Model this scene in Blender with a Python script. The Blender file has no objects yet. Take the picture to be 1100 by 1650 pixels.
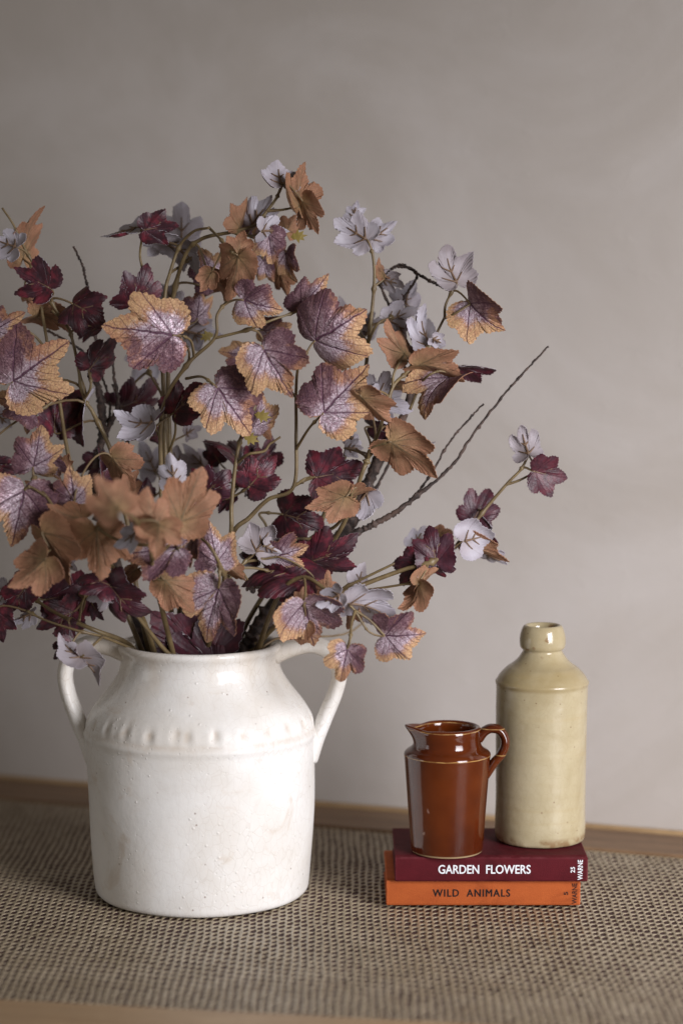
import bpy, math, random
import numpy as np
from mathutils import Vector, Matrix

# ------------------------------------------------------------------ camera, light, exposure
SC = bpy.context.scene
COL = SC.collection
R_ = math.radians
FPX = 3700.0
PITCH = R_(6.0)
CAM = np.array([0.0, -1.75, 0.479])
cam_d = bpy.data.cameras.new('camera')
cam_d.sensor_fit = 'VERTICAL'
cam_d.sensor_height = 36.0
cam_d.sensor_width = 24.0
cam_d.lens = FPX / 1650.0 * 36.0
cam_d.clip_end = 50
cam_d.clip_start = 0.05
cam_d.dof.use_dof = True
cam_d.dof.focus_distance = 1.725
cam_d.dof.aperture_fstop = 2.7
cam = bpy.data.objects.new('camera', cam_d)
COL.objects.link(cam)
cam.location = CAM
cam.rotation_euler = (R_(90) - PITCH, 0, 0)
SC.camera = cam

W = bpy.data.worlds.new('World')
SC.world = W
W.use_nodes = True
bg = W.node_tree.nodes['Background']
bg.inputs['Color'].default_value = (1.0, 0.87, 0.72, 1)
bg.inputs['Strength'].default_value = 0.112

def area(name, loc, target, sx, sy, power, col, spread=180):
    d = bpy.data.lights.new(name, 'AREA')
    d.shape = 'RECTANGLE'
    d.size, d.size_y = sx, sy
    d.energy = power
    d.color = col
    d.spread = R_(spread)
    o = bpy.data.objects.new(name, d)
    COL.objects.link(o)
    o.location = loc
    o.rotation_euler = (Vector(target) - Vector(loc)).to_track_quat('-Z', 'Y').to_euler()
    return o
area('window_light', (1.05, -1.22, 0.46), (0.30, 0.08, -0.12), 0.70, 1.10, 11.2, (0.995, 0.985, 1.03), 86)
area('far_window_light', (-2.0, -0.55, 0.36), (0.0, 0.0, 0.12), 0.55, 0.95, 3.0, (0.95, 0.97, 1.0))

SC.view_settings.view_transform = 'Standard'
SC.view_settings.look = 'None'
SC.view_settings.exposure = 0.0
SC.view_settings.gamma = 1.0
SC.cycles.max_bounces = 6

# ------------------------------------------------------------------ helpers
rng = random.Random(7)
cF = np.array([0, math.cos(PITCH), -math.sin(PITCH)])
cU = np.array([0, math.sin(PITCH), math.cos(PITCH)])
cR = np.array([1.0, 0, 0])
def ray(px, py):
    return cF + (px - 550) / FPX * cR - (py - 825) / FPX * cU
def at(px, py, y):                      # a photo point set at world depth y
    d = ray(px, py)
    return CAM + d * ((y - CAM[1]) / d[1])
def ground(px, py, z=0.0):
    d = ray(px, py)
    return CAM + d * ((z - CAM[2]) / d[2])

def tag(o, label=None, cat=None, group=None, kind=None):
    if label: o['label'] = label
    if cat: o['category'] = cat
    if group: o['group'] = group
    if kind: o['kind'] = kind
    return o
def empty(name, loc=(0, 0, 0)):
    o = bpy.data.objects.new(name, None)
    o.empty_display_size = 0.02
    COL.objects.link(o)
    o.location = loc
    return o
def mesh_obj(name, v, f, mats, parent=None, midx=None, smooth=True, origin=None):
    me = bpy.data.meshes.new(name)
    v = np.asarray(v, dtype=float)
    if origin is not None: v = v - np.asarray(origin)
    me.from_pydata(v.tolist(), [], f if isinstance(f, list) else f.tolist())
    for m in (mats if isinstance(mats, (list, tuple)) else [mats]): me.materials.append(m)
    n = len(me.polygons)
    if smooth: me.polygons.foreach_set('use_smooth', np.ones(n, dtype=bool))
    if midx is not None: me.polygons.foreach_set('material_index', np.asarray(midx, dtype=np.int32))
    me.update()
    o = bpy.data.objects.new(name, me)
    COL.objects.link(o)
    if origin is not None: o.location = origin
    if parent is not None: o.parent = parent
    return o
def catmull(P, n=8):
    P = np.asarray(P, dtype=float)
    if len(P) < 3:
        t = np.linspace(0, 1, n + 1)[:, None]
        return P[0] * (1 - t) + P[-1] * t
    Q = np.vstack([2 * P[0] - P[1], P, 2 * P[-1] - P[-2]])
    out = []
    for i in range(1, len(Q) - 2):
        p0, p1, p2, p3 = Q[i - 1], Q[i], Q[i + 1], Q[i + 2]
        for k in range(n):
            t = k / n
            out.append(0.5 * ((2 * p1) + (-p0 + p2) * t + (2 * p0 - 5 * p1 + 4 * p2 - p3) * t * t + (-p0 + 3 * p1 - 3 * p2 + p3) * t ** 3))
    out.append(P[-1])
    return np.array(out)
def tube(P, rad, n=8, caps=True, flat=None):
    """flat: (dir, factor) stretches the section along dir"""
    P = np.asarray(P, dtype=float)
    m = len(P)
    rad = np.broadcast_to(np.asarray(rad, dtype=float), (m,)) if np.ndim(rad) else np.full(m, rad)
    T = np.gradient(P, axis=0)
    T /= np.linalg.norm(T, axis=1)[:, None] + 1e-12
    a = np.array([0, 1.0, 0]) if abs(T[0][1]) < 0.9 else np.array([1.0, 0, 0])
    V = []
    nrm = a - T[0] * np.dot(a, T[0])
    for i in range(m):
        nrm = nrm - T[i] * np.dot(nrm, T[i])
        nrm /= np.linalg.norm(nrm) + 1e-12
        b = np.cross(T[i], nrm)
        ang = np.linspace(0, 2 * math.pi, n, endpoint=False)
        ring = np.cos(ang)[:, None] * nrm + np.sin(ang)[:, None] * b
        if flat is not None:
            d = flat[0]
            ring = ring + np.outer(ring @ d, d) * (flat[1] - 1)
        V.append(P[i] + ring * rad[i])
    V = np.vstack(V)
    F = []
    for i in range(m - 1):
        for k in range(n):
            k2 = (k + 1) % n
            F.append((i * n + k, i * n + k2, (i + 1) * n + k2, (i + 1) * n + k))
    if caps:
        F.append(tuple(range(n - 1, -1, -1)))
        F.append(tuple((m - 1) * n + k for k in range(n)))
    return V, F
class MB:
    def __init__(s): s.v = []; s.f = []; s.n = 0
    def add(s, V, F):
        s.v.append(np.asarray(V, dtype=float)); s.f += [tuple(i + s.n for i in q) for q in F]; s.n += len(V); return s
    def box(s, c0, c1):
        x0, y0, z0 = c0; x1, y1, z1 = c1
        return s.add([(x0, y0, z0), (x1, y0, z0), (x1, y1, z0), (x0, y1, z0), (x0, y0, z1), (x1, y0, z1), (x1, y1, z1), (x0, y1, z1)],
                     [(0, 3, 2, 1), (4, 5, 6, 7), (0, 1, 5, 4), (1, 2, 6, 5), (2, 3, 7, 6), (3, 0, 4, 7)])
    def build(s, name, mats, parent=None, **k):
        return mesh_obj(name, np.vstack(s.v), s.f, mats, parent, **k)
def lathe(prof, seg):
    prof = np.asarray(prof)
    m = len(prof)
    a = np.linspace(0, 2 * math.pi, seg, endpoint=False)
    V = np.zeros((m, seg, 3))
    V[:, :, 0] = prof[:, 0:1] * np.cos(a)
    V[:, :, 1] = prof[:, 0:1] * np.sin(a)
    V[:, :, 2] = prof[:, 1:2]
    F = []
    for i in range(m - 1):
        for k in range(seg):
            k2 = (k + 1) % seg
            F.append((i * seg + k, i * seg + k2, (i + 1) * seg + k2, (i + 1) * seg + k))
    return V.reshape(-1, 3), F, a
def dense(keys, step):
    """keys (r,z[,sharp]) -> catmull sampled profile, broken at sharp keys"""
    runs, cur = [], []
    for k in keys:
        cur.append(k[:2])
        if len(k) > 2 and len(cur) > 1:
            runs.append(cur); cur = [k[:2]]
    if len(cur) > 1: runs.append(cur)
    out = []
    for r in runs:
        q = catmull(r, 10)
        d = np.concatenate([[0], np.cumsum(np.linalg.norm(np.diff(q, axis=0), axis=1))])
        n = max(2, int(d[-1] / step) + 1)
        t = np.linspace(0, d[-1], n)
        q = np.stack([np.interp(t, d, q[:, 0]), np.interp(t, d, q[:, 1])], 1)
        out.append(q if not out else q[1:])
    return np.vstack(out)

# ------------------------------------------------------------------ node helpers
class NT:
    def __init__(s, name):
        s.m = bpy.data.materials.new(name); s.m.use_nodes = True
        s.t = s.m.node_tree; s.n = s.t.nodes; s.bsdf = s.n['Principled BSDF']; s.out = s.n['Material Output']
    def node(s, typ, **k):
        x = s.n.new(typ)
        for a, b in k.items(): setattr(x, a, b)
        return x
    def put(s, sock, v):
        if isinstance(v, bpy.types.NodeSocket): s.t.links.new(v, sock)
        elif isinstance(v, (tuple, list)) and sock.type == 'RGBA': sock.default_value = (*v[:3], 1)
        else: sock.default_value = v
    def math(s, op, a, b=0.0, c=0.0, clamp=False):
        x = s.node('ShaderNodeMath', operation=op, use_clamp=clamp)
        s.put(x.inputs[0], a); s.put(x.inputs[1], b); s.put(x.inputs[2], c)
        return x.outputs[0]
    def sstep(s, v, a, b, lo=0.0, hi=1.0):
        x = s.node('ShaderNodeMapRange', interpolation_type='SMOOTHSTEP')
        s.put(x.inputs['Value'], v); s.put(x.inputs['From Min'], a); s.put(x.inputs['From Max'], b)
        s.put(x.inputs['To Min'], lo); s.put(x.inputs['To Max'], hi)
        return x.outputs[0]
    def mix(s, f, a, b, blend='MIX'):
        x = s.node('ShaderNodeMix', data_type='RGBA', blend_type=blend)
        s.put(x.inputs[0], f); s.put(x.inputs[6], a); s.put(x.inputs[7], b)
        return x.outputs[2]
    def noise(s, vec, scale, detail=3, rough=0.5, dist=0.0):
        x = s.node('ShaderNodeTexNoise'); s.put(x.inputs['Vector'], vec)
        x.inputs['Scale'].default_value = scale; x.inputs['Detail'].default_value = detail
        x.inputs['Roughness'].default_value = rough; x.inputs['Distortion'].default_value = dist
        return x.outputs['Fac']
    def vor(s, vec, scale, feature='F1'):
        x = s.node('ShaderNodeTexVoronoi', feature=feature); s.put(x.inputs['Vector'], vec)
        x.inputs['Scale'].default_value = scale
        return x.outputs['Distance']
    def obj(s): return s.node('ShaderNodeTexCoord').outputs['Object']
    def rnd(s): return s.node('ShaderNodeObjectInfo').outputs['Random']
    def sep(s, v):
        x = s.node('ShaderNodeSeparateXYZ'); s.put(x.inputs[0], v); return x.outputs
    def comb(s, a, b, c):
        x = s.node('ShaderNodeCombineXYZ'); s.put(x.inputs[0], a); s.put(x.inputs[1], b); s.put(x.inputs[2], c); return x.outputs[0]
    def scale(s, v, k):
        x = s.node('ShaderNodeVectorMath', operation='MULTIPLY'); s.put(x.inputs[0], v); x.inputs[1].default_value = k; return x.outputs[0]
    def bump(s, h, strength, dist):
        x = s.node('ShaderNodeBump'); s.put(x.inputs['Height'], h); x.inputs['Strength'].default_value = strength
        x.inputs['Distance'].default_value = dist
        s.t.links.new(x.outputs[0], s.bsdf.inputs['Normal']); return x
    def set(s, **k):
        for a, b in k.items(): s.put(s.bsdf.inputs[a.replace('_', ' ')], b)
        return s.m

# ------------------------------------------------------------------ materials
def mat_wall():
    n = NT('plaster_wall'); o = n.obj()
    a = n.noise(o, 3.2, 5, 0.62, 0.8); b = n.noise(o, 16, 4, 0.6); c = n.noise(o, 150, 3)
    col = n.mix(n.sstep(a, 0.36, 0.66), (0.436, 0.392, 0.352), (0.512, 0.470, 0.438))
    col = n.mix(n.sstep(b, 0.35, 0.8, 0, 0.35), col, (0.465, 0.415, 0.370))
    d = n.noise(n.scale(o, (1, 1, 2.2)), 34, 4, 0.7, 1.2)
    n.bump(n.math('ADD', n.math('ADD', n.math('MULTIPLY', b, 1.0), n.math('MULTIPLY', c, 0.16)), n.math('MULTIPLY', n.sstep(d, 0.52, 0.75), 0.3)), 0.13, 0.004)
    return n.set(Base_Color=col, Roughness=0.75)
def mat_wood(tone):
    n = NT('oak_wood'); o = n.obj()
    g = n.noise(n.scale(o, (5, 90, 90)), 2.0, 6, 0.65, 0.6)
    g2 = n.noise(n.scale(o, (9, 40, 40)), 9.0, 4, 0.6)
    big = n.noise(n.scale(o, (3, 8, 8)), 2.2, 3)
    d, l = tone
    col = n.mix(n.sstep(g, 0.3, 0.7), d, l)
    col = n.mix(n.sstep(g2, 0.5, 0.75, 0, 0.45), col, tuple(x * 0.62 for x in d))
    col = n.mix(n.sstep(big, 0.45, 0.75, 0, 0.5), col, tuple(x * 0.8 for x in l))
    n.bump(g2, 0.3, 0.001)
    return n.set(Base_Color=col, Roughness=0.5)
def mat_net():
    n = NT('woven_paper_cord'); o = n.obj()
    a = n.noise(o, 30, 4); b = n.noise(o, 900, 2)
    col = n.mix(n.sstep(a, 0.3, 0.75), (0.320, 0.255, 0.165), (0.420, 0.345, 0.240))
    col = n.mix(n.sstep(b, 0.4, 0.7, 0, 0.5), col, (0.22, 0.17, 0.105))
    n.bump(b, 0.25, 0.0004)
    return n.set(Base_Color=col, Roughness=0.38)
def mat_plain(name, col, rough, col2=None, sc=40, bump=0.0, bsc=200, **k):
    n = NT(name); o = n.obj()
    a = n.noise(o, sc, 4, 0.6)
    c = n.mix(n.sstep(a, 0.3, 0.7), col, col2 or tuple(x * 0.8 for x in col))
    if bump: n.bump(n.noise(o, bsc, 3), bump, 0.001)
    return n.set(Base_Color=c, Roughness=rough, **k)
def mat_jar():
    n = NT('cream_crackle_glaze'); o = n.obj()
    cl = n.noise(o, 14, 5, 0.6, 0.5); z = n.sep(o)[2]
    col = n.mix(n.sstep(cl, 0.35, 0.72), (0.86, 0.845, 0.815), (0.76, 0.725, 0.670))
    warp = n.node('ShaderNodeVectorMath', operation='ADD')
    n.put(warp.inputs[0], o)
    nn = n.node('ShaderNodeTexNoise'); n.put(nn.inputs['Vector'], o); nn.inputs['Scale'].default_value = 60
    n.put(warp.inputs[1], n.scale(nn.outputs['Color'], (0.006, 0.006, 0.006)))
    cr = n.sstep(n.vor(n.scale(warp.outputs[0], (1, 1, 0.55)), 190, 'DISTANCE_TO_EDGE'), 0.0, 0.055, 1, 0)
    zone = n.sstep(n.noise(o, 9, 2), 0.34, 0.62, 0.10, 1.0)
    zone2 = n.math('MULTIPLY', zone, n.sstep(z, 0.09, 0.15, 0.45, 1.0))
    col = n.mix(n.math('MULTIPLY', n.math('MULTIPLY', cr, zone2), 0.38), col, (0.42, 0.33, 0.24))
    sp = n.vor(o, 95)
    spn = n.noise(o, 37, 1)
    spots = n.math('MULTIPLY', n.sstep(sp, 0.03, 0.10, 1, 0), n.sstep(spn, 0.46, 0.56))
    col = n.mix(n.math('MULTIPLY', spots, 0.75), col, (0.22, 0.13, 0.09))
    st = n.math('MULTIPLY', n.sstep(n.noise(o, 26, 4, 0.6, 1.0), 0.58, 0.72), 0.40)
    col = n.mix(st, col, (0.60, 0.48, 0.36))
    rim = n.math('MULTIPLY', n.sstep(z, 0.128, 0.20), n.sstep(n.noise(n.scale(o, (1, 1, .4)), 30, 3), 0.36, 0.66, 0.12, 0.6))
    col = n.mix(rim, col, (0.60, 0.50, 0.38))
    gr = n.node('ShaderNodeAttribute', attribute_name='grime').outputs['Fac']
    col = n.mix(n.math('MULTIPLY', gr, n.sstep(n.noise(o, 110, 3), 0.3, 0.7, 0.25, 0.75)), col, (0.50, 0.385, 0.27))
    pim = n.sstep(n.vor(o, 120), 0.0, 0.16, 1, 0)
    pimz = n.math('MULTIPLY', pim, n.sstep(n.noise(o, 22, 1), 0.40, 0.48))
    pit = n.sstep(n.vor(o, 210), 0.0, 0.22, 1, 0)
    h = n.math('SUBTRACT', n.math('ADD', n.math('MULTIPLY', pimz, 1.3), n.math('MULTIPLY', n.noise(o, 240, 2), 0.25)), n.math('MULTIPLY', n.math('MULTIPLY', pit, n.sstep(n.noise(o, 31, 2), 0.5, 0.6)), 0.8))
    h = n.math('ADD', n.math('MULTIPLY', h, 1.0), n.math('MULTIPLY', n.noise(o, 55, 3), 0.8))
    h = n.math('SUBTRACT', h, n.math('MULTIPLY', cr, 0.05))
    n.bump(h, 0.3, 0.0016)
    return n.set(Base_Color=col, Roughness=n.sstep(z, 0.13, 0.168, 0.42, 0.13), Specular_IOR_Level=0.34)
def mat_bottle():
    n = NT('ochre_stoneware'); o = n.obj(); z = n.sep(o)[2]
    a = n.noise(o, 18, 5, 0.6, 0.6)
    col = n.mix(n.sstep(a, 0.32, 0.7), (0.475, 0.408, 0.268), (0.365, 0.298, 0.172))
    up = n.math('MULTIPLY', n.sstep(n.math('ADD', z, n.math('MULTIPLY', a, 0.004)), 0.1215, 0.1245), n.sstep(z, 0.136, 0.148, 1, 0.45))
    col = n.mix(n.math('MULTIPLY', up, n.sstep(n.noise(o, 60, 3), 0.3, 0.7, 0.35, 0.75)), col, (0.315, 0.240, 0.115))
    ring = n.noise(n.scale(o, (0.6, 0.6, 1)), 90, 2)
    col = n.mix(n.sstep(n.noise(n.scale(o, (3, 3, 60)), 2, 3), 0.52, 0.7, 0, 0.25), col, (0.40, 0.30, 0.14))
    sp = n.math('MULTIPLY', n.sstep(n.vor(o, 190), 0.05, 0.17, 1, 0), n.sstep(n.noise(o, 50, 1), 0.50, 0.60))
    col = n.mix(n.math('MULTIPLY', sp, 0.7), col, (0.16, 0.09, 0.04))
    chip = n.math('MULTIPLY', n.sstep(z, 0.004, 0.009, 1, 0), n.sstep(n.noise(o, 70, 3), 0.46, 0.58))
    col = n.mix(n.math('MULTIPLY', chip, 0.8), col, (0.22, 0.13, 0.06))
    top = n.math('MULTIPLY', n.sstep(z, 0.14, 0.15), n.sstep(n.noise(o, 90, 3), 0.60, 0.68))
    col = n.mix(n.math('MULTIPLY', top, 0.7), col, (0.20, 0.10, 0.04))
    cr = n.sstep(n.vor(n.scale(o, (1, 1, 0.6)), 260, 'DISTANCE_TO_EDGE'), 0, 0.05, 1, 0)
    col = n.mix(n.math('MULTIPLY', cr, 0.14), col, (0.26, 0.18, 0.08))
    h = n.math('ADD', n.math('ADD', n.math('MULTIPLY', n.noise(o, 45, 3), 0.9), n.math('MULTIPLY', n.noise(o, 210, 2), 0.16)), n.math('MULTIPLY', ring, 0.10))
    n.bump(h, 0.5, 0.0013)
    return n.set(Base_Color=col, Roughness=n.sstep(z, 0.135, 0.145, 0.24, 0.12), Coat_Weight=0.15, Coat_Roughness=0.12)
def mat_jug():
    n = NT('treacle_brown_glaze'); o = n.obj(); z = n.sep(o)[2]
    a = n.noise(o, 25, 3)
    col = n.mix(n.sstep(a, 0.3, 0.7), (0.112, 0.0225, 0.0040), (0.062, 0.0105, 0.0024))
    wn = n.noise(o, 120, 2)
    zz = n.math('ADD', z, n.math('MULTIPLY', n.math('SUBTRACT', wn, 0.5), 0.0009))
    def line(c, w, k): return n.math('MULTIPLY', n.sstep(n.math('ABSOLUTE', n.math('SUBTRACT', zz, c)), w * .4, w, 1, 0), k)
    col = n.mix(n.math('MULTIPLY', line(JUG_BAND, 0.00048, 0.75), n.sstep(n.noise(o, 95, 3), 0.35, 0.6, 0.3, 1.0)), col, (0.50, 0.30, 0.10))
    col = n.mix(n.math('MULTIPLY', n.sstep(z, 0.0012, 0.0022, 1, 0), 0.85), col, (0.46, 0.34, 0.19))
    rr = n.node('ShaderNodeVectorMath', operation='LENGTH'); n.put(rr.inputs[0], n.scale(o, (1, 1, 0)))
    sc = n.math('MULTIPLY', n.sstep(n.vor(n.scale(o, (1, 1, .6)), 75), 0.06, 0.16, 1, 0), n.sstep(n.noise(o, 60, 3), 0.50, 0.56))
    sc = n.math('MULTIPLY', sc, n.sstep(z, 0.03, 0.05, 1, 0.25))
    col = n.mix(n.math('MULTIPLY', sc, 0.6), col, (0.40, 0.27, 0.22))
    edge = n.math('MULTIPLY', line(JUG_RIM, 0.00045, 0.7), n.sstep(n.noise(o, 95, 3), 0.38, 0.6, 0.2, 1.0))
    col = n.mix(edge, col, (0.48, 0.29, 0.11))
    n.bump(n.noise(o, 70, 2), 0.22, 0.0008)
    return n.set(Base_Color=col, Roughness=n.math('ADD', 0.10, n.math('MULTIPLY', sc, 0.4)), Coat_Weight=0.25, Coat_Roughness=0.06)
def mat_cloth(name, c0, c1):
    n = NT(name); o = n.obj()
    a = n.noise(o, 45, 5, 0.65); w = n.noise(n.scale(o, (1, 1, 1)), 1400, 2)
    col = n.mix(n.sstep(a, 0.3, 0.72), c0, c1)
    col = n.mix(n.sstep(w, 0.42, 0.66, 0, 0.35), col, tuple(x * 1.3 for x in c0))
    g = n.node('ShaderNodeTexCoord').outputs['Generated']; gx, gy, gz = n.sep(g)
    def edge(v, w_): return n.math('MAXIMUM', n.sstep(v, 0.0, w_, 1, 0), n.sstep(v, 1 - w_, 1.0))
    ed = n.math('MAXIMUM', edge(gx, 0.012), n.math('MULTIPLY', edge(gz, 0.10), n.sstep(gy, 0.0, 0.08, 1, 0.2)))
    col = n.mix(n.math('MULTIPLY', ed, n.sstep(n.noise(o, 130, 4, 0.7), 0.35, 0.68, 0.05, 0.62)), col, tuple(min(1, x * 1.7 + 0.035) for x in c0))
    st = n.sstep(n.noise(n.scale(o, (1, 1, 2)), 22, 4, 0.7, 0.8), 0.54, 0.74, 0, 0.5)
    col = n.mix(st, col, tuple(x * 0.68 for x in c1))
    n.bump(w, 0.5, 0.0005)
    return n.set(Base_Color=col, Roughness=0.7, Specular_IOR_Level=0.12)
def leaf_base(n, f0):
    at_ = n.node('ShaderNodeAttribute', attribute_name='leaf_uv').outputs['Vector']
    u, v, s = n.sep(at_)
    rn = n.rnd()
    off = n.comb(u, v, n.math('MULTIPLY', rn, 37.0))
    wn = n.noise(off, 5, 2)
    uw = n.math('ADD', u, n.math('MULTIPLY', n.math('SUBTRACT', wn, 0.5), 0.07))
    th = n.math('ARCTAN2', uw, v)
    r = n.math('SQRT', n.math('ADD', n.math('MULTIPLY', u, u), n.math('MULTIPLY', v, v)))
    step = R_(48)
    ath = n.math('ABSOLUTE', th)
    fr = n.math('FRACT', n.math('ADD', n.math('DIVIDE', th, step), 4.5))
    fo = n.math('MULTIPLY', n.math('ABSOLUTE', n.math('SUBTRACT', fr, 0.5)), step)
    ac = n.math('MULTIPLY', r, n.math('SINE', fo))
    wgt = n.sstep(ath, 0.3, 1.9, 1.0, 0.25)
    main = n.math('MULTIPLY', n.sstep(n.math('ADD', n.math('DIVIDE', ac, n.math('MAXIMUM', wgt, 0.3)), n.math('MULTIPLY', r, 0.012)), 0.009, 0.026, 1, 0), wgt)
    main = n.math('MULTIPLY', main, n.sstep(ath, 2.0, 2.3, 1, 0))
    # side veins leave the midrib and the two lateral veins in curved herringbone
    au = n.math('ABSOLUTE', uw)
    mu = n.math('SUBTRACT', v, n.math('ADD', n.math('MULTIPLY', au, 0.85), n.math('MULTIPLY', n.math('MULTIPLY', au, au), 0.5)))
    ff = n.math('FRACT', n.math('DIVIDE', mu, 0.155))
    sd = n.math('MULTIPLY', n.math('MINIMUM', ff, n.math('SUBTRACT', 1.0, ff)), 0.155)
    s1 = n.math('MULTIPLY', n.sstep(sd, 0.004, 0.014, 1, 0), n.sstep(n.math('SUBTRACT', v, n.math('MULTIPLY', au, 1.15)), 0.03, 0.10))
    al = n.math('MULTIPLY', r, n.math('COSINE', fo))
    f2 = n.math('FRACT', n.math('DIVIDE', n.math('SUBTRACT', al, n.math('MULTIPLY', ac, 1.2)), 0.15))
    d2 = n.math('MULTIPLY', n.math('MINIMUM', f2, n.math('SUBTRACT', 1.0, f2)), 0.15)
    s2 = n.math('MULTIPLY', n.sstep(d2, 0.003, 0.012, 0.7, 0), n.sstep(n.math('SUBTRACT', n.math('MULTIPLY', au, 1.15), v), -0.03, 0.05))
    sec = n.math('MULTIPLY', n.math('MAXIMUM', s1, s2), n.sstep(r, 0.10, 0.22))
    net = n.sstep(n.vor(off, 21, 'DISTANCE_TO_EDGE'), 0.0, 0.10, 1, 0)
    return u, v, s, off, main, sec, net, rn, r
def mat_amber_front():
    n = NT('autumn_leaf_front'); u, v, s, off, main, sec, net, rn, r = leaf_base(n, 1)
    nz = n.math('SUBTRACT', n.noise(off, 3.5, 3, 0.6), 0.5)
    q = n.math('ADD', s, n.math('MULTIPLY', u, -0.34)); q = n.math('ADD', q, n.math('MULTIPLY', n.math('SUBTRACT', v, 0.25), 0.22))
    q = n.math('ADD', q, n.math('MULTIPLY', nz, 0.5))
    q = n.math('ADD', q, n.math('MULTIPLY', n.math('SUBTRACT', rn, 0.5), 0.34))
    amb = n.sstep(q, 0.60, 1.02)
    sp = n.noise(off, 34, 4, 0.7)
    silver = n.math('ADD', n.math('MULTIPLY', n.math('ABSOLUTE', n.math('ADD', u, 0.14)), -1.25), n.math('ADD', n.math('MULTIPLY', nz, 0.9), 0.66))
    silver = n.sstep(silver, 0.12, 0.62)
    pale = n.mix(silver, (0.400, 0.255, 0.285), (0.72, 0.62, 0.69))
    deep = n.mix(silver, (0.210, 0.105, 0.130), (0.40, 0.26, 0.32))
    lil = n.mix(n.sstep(sp, 0.36, 0.64), pale, deep)
    am = n.mix(n.sstep(n.math('ADD', u, n.math('MULTIPLY', nz, 0.6)), -0.12, 0.22), (0.60, 0.375, 0.195), (0.42, 0.205, 0.115))
    am = n.mix(n.sstep(sp, 0.44, 0.66, 0, 0.6), am, (0.42, 0.195, 0.105))
    am = n.mix(n.sstep(n.noise(off, 7, 3, 0.6), 0.5, 0.72, 0, 0.7), am, (0.44, 0.215, 0.120))
    rim = n.sstep(amb, 0.03, 0.6)
    lil = n.mix(n.math('MULTIPLY', rim, n.sstep(sp, 0.38, 0.54)), lil, (0.40, 0.175, 0.10))
    col = n.mix(amb, lil, am)
    dk = n.math('ADD', n.noise(off, 3.6, 4, 0.62, 0.6), n.math('MULTIPLY', u, 0.44))
    dk = n.math('ADD', dk, n.math('ADD', n.math('MULTIPLY', v, -0.08), n.math('MULTIPLY', n.math('SUBTRACT', sp, 0.5), 0.22)))
    dkf = n.sstep(dk, 0.47, 0.68)
    col = n.mix(n.math('MULTIPLY', dkf, 0.88), col, n.mix(n.sstep(sp, 0.38, 0.62), (0.165, 0.070, 0.085), (0.068, 0.028, 0.050)))
    col = n.mix(n.math('MULTIPLY', net, 0.30), col, (0.24, 0.095, 0.10))
    col = n.mix(n.math('MULTIPLY', sec, n.math('SUBTRACT', 0.62, n.math('MULTIPLY', amb, 0.34))), col, (0.165, 0.058, 0.085))
    col = n.mix(n.math('MULTIPLY', main, 0.90), col, (0.105, 0.032, 0.070))
    pearl = n.math('MULTIPLY', n.math('SUBTRACT', 1.0, amb), n.math('SUBTRACT', 1.0, dkf), clamp=True)
    h = n.math('SUBTRACT', n.math('MULTIPLY', n.noise(off, 13, 3), 0.8), n.math('ADD', n.math('MULTIPLY', main, 0.8), n.math('MULTIPLY', sec, 0.4)))
    h = n.math('SUBTRACT', h, n.math('MULTIPLY', net, 0.25))
    n.bump(h, 0.85, 0.0012)
    return n.set(Base_Color=col, Roughness=n.math('SUBTRACT', 0.58, n.math('MULTIPLY', pearl, 0.16)), Specular_IOR_Level=0.40, Metallic=n.math('MULTIPLY', pearl, 0.22))
def mat_amber_back():
    n = NT('autumn_leaf_back'); u, v, s, off, main, sec, net, rn, r = leaf_base(n, 1)
    a = n.noise(off, 5, 4, 0.6)
    col = n.mix(n.sstep(a, 0.3, 0.7), (0.395, 0.215, 0.120), (0.240, 0.115, 0.062))
    col = n.mix(n.math('MULTIPLY', n.sstep(s, 0.45, 1.0), 0.65), col, (0.42, 0.190, 0.112))
    col = n.mix(n.math('MULTIPLY', n.sstep(r, 0.0, 0.4, 1, 0), 0.45), col, (0.33, 0.245, 0.10))
    col = n.mix(n.sstep(rn, 0.55, 1.0, 0, 0.45), col, (0.20, 0.085, 0.035))
    col = n.mix(n.math('MULTIPLY', net, 0.38), col, (0.17, 0.085, 0.035))
    col = n.mix(n.math('MULTIPLY', n.math('MAXIMUM', n.math('MULTIPLY', sec, 0.6), main), 0.62), col, (0.105, 0.085, 0.045))
    h = n.math('ADD', n.math('MULTIPLY', n.noise(off, 40, 2), 0.4), n.math('MULTIPLY', net, 0.6))
    n.bump(h, 0.5, 0.0008)
    return n.set(Base_Color=col, Roughness=0.66)
def mat_burg_front():
    n = NT('burgundy_leaf_front'); u, v, s, off, main, sec, net, rn, r = leaf_base(n, 1)
    a = n.noise(off, 4, 4, 0.6)
    col = n.mix(n.sstep(a, 0.40, 0.68), (0.040, 0.0105, 0.017), (0.165, 0.0215, 0.036))
    col = n.mix(n.sstep(rn, 0.35, 1.0, 0, 0.65), col, (0.050, 0.012, 0.022))
    col = n.mix(n.math('MULTIPLY', n.sstep(n.noise(off, 3, 2), 0.5, 0.7), 0.4), col, (0.085, 0.042, 0.062))
    col = n.mix(n.math('MULTIPLY', n.math('MAXIMUM', n.math('MULTIPLY', sec, 0.6), main), 0.6), col, (0.032, 0.008, 0.018))
    h = n.math('SUBTRACT', n.math('MULTIPLY', n.noise(off, 14, 3), 0.7), n.math('MULTIPLY', main, 0.6))
    n.bump(h, 0.5, 0.0009)
    return n.set(Base_Color=col, Roughness=0.46)
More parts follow.
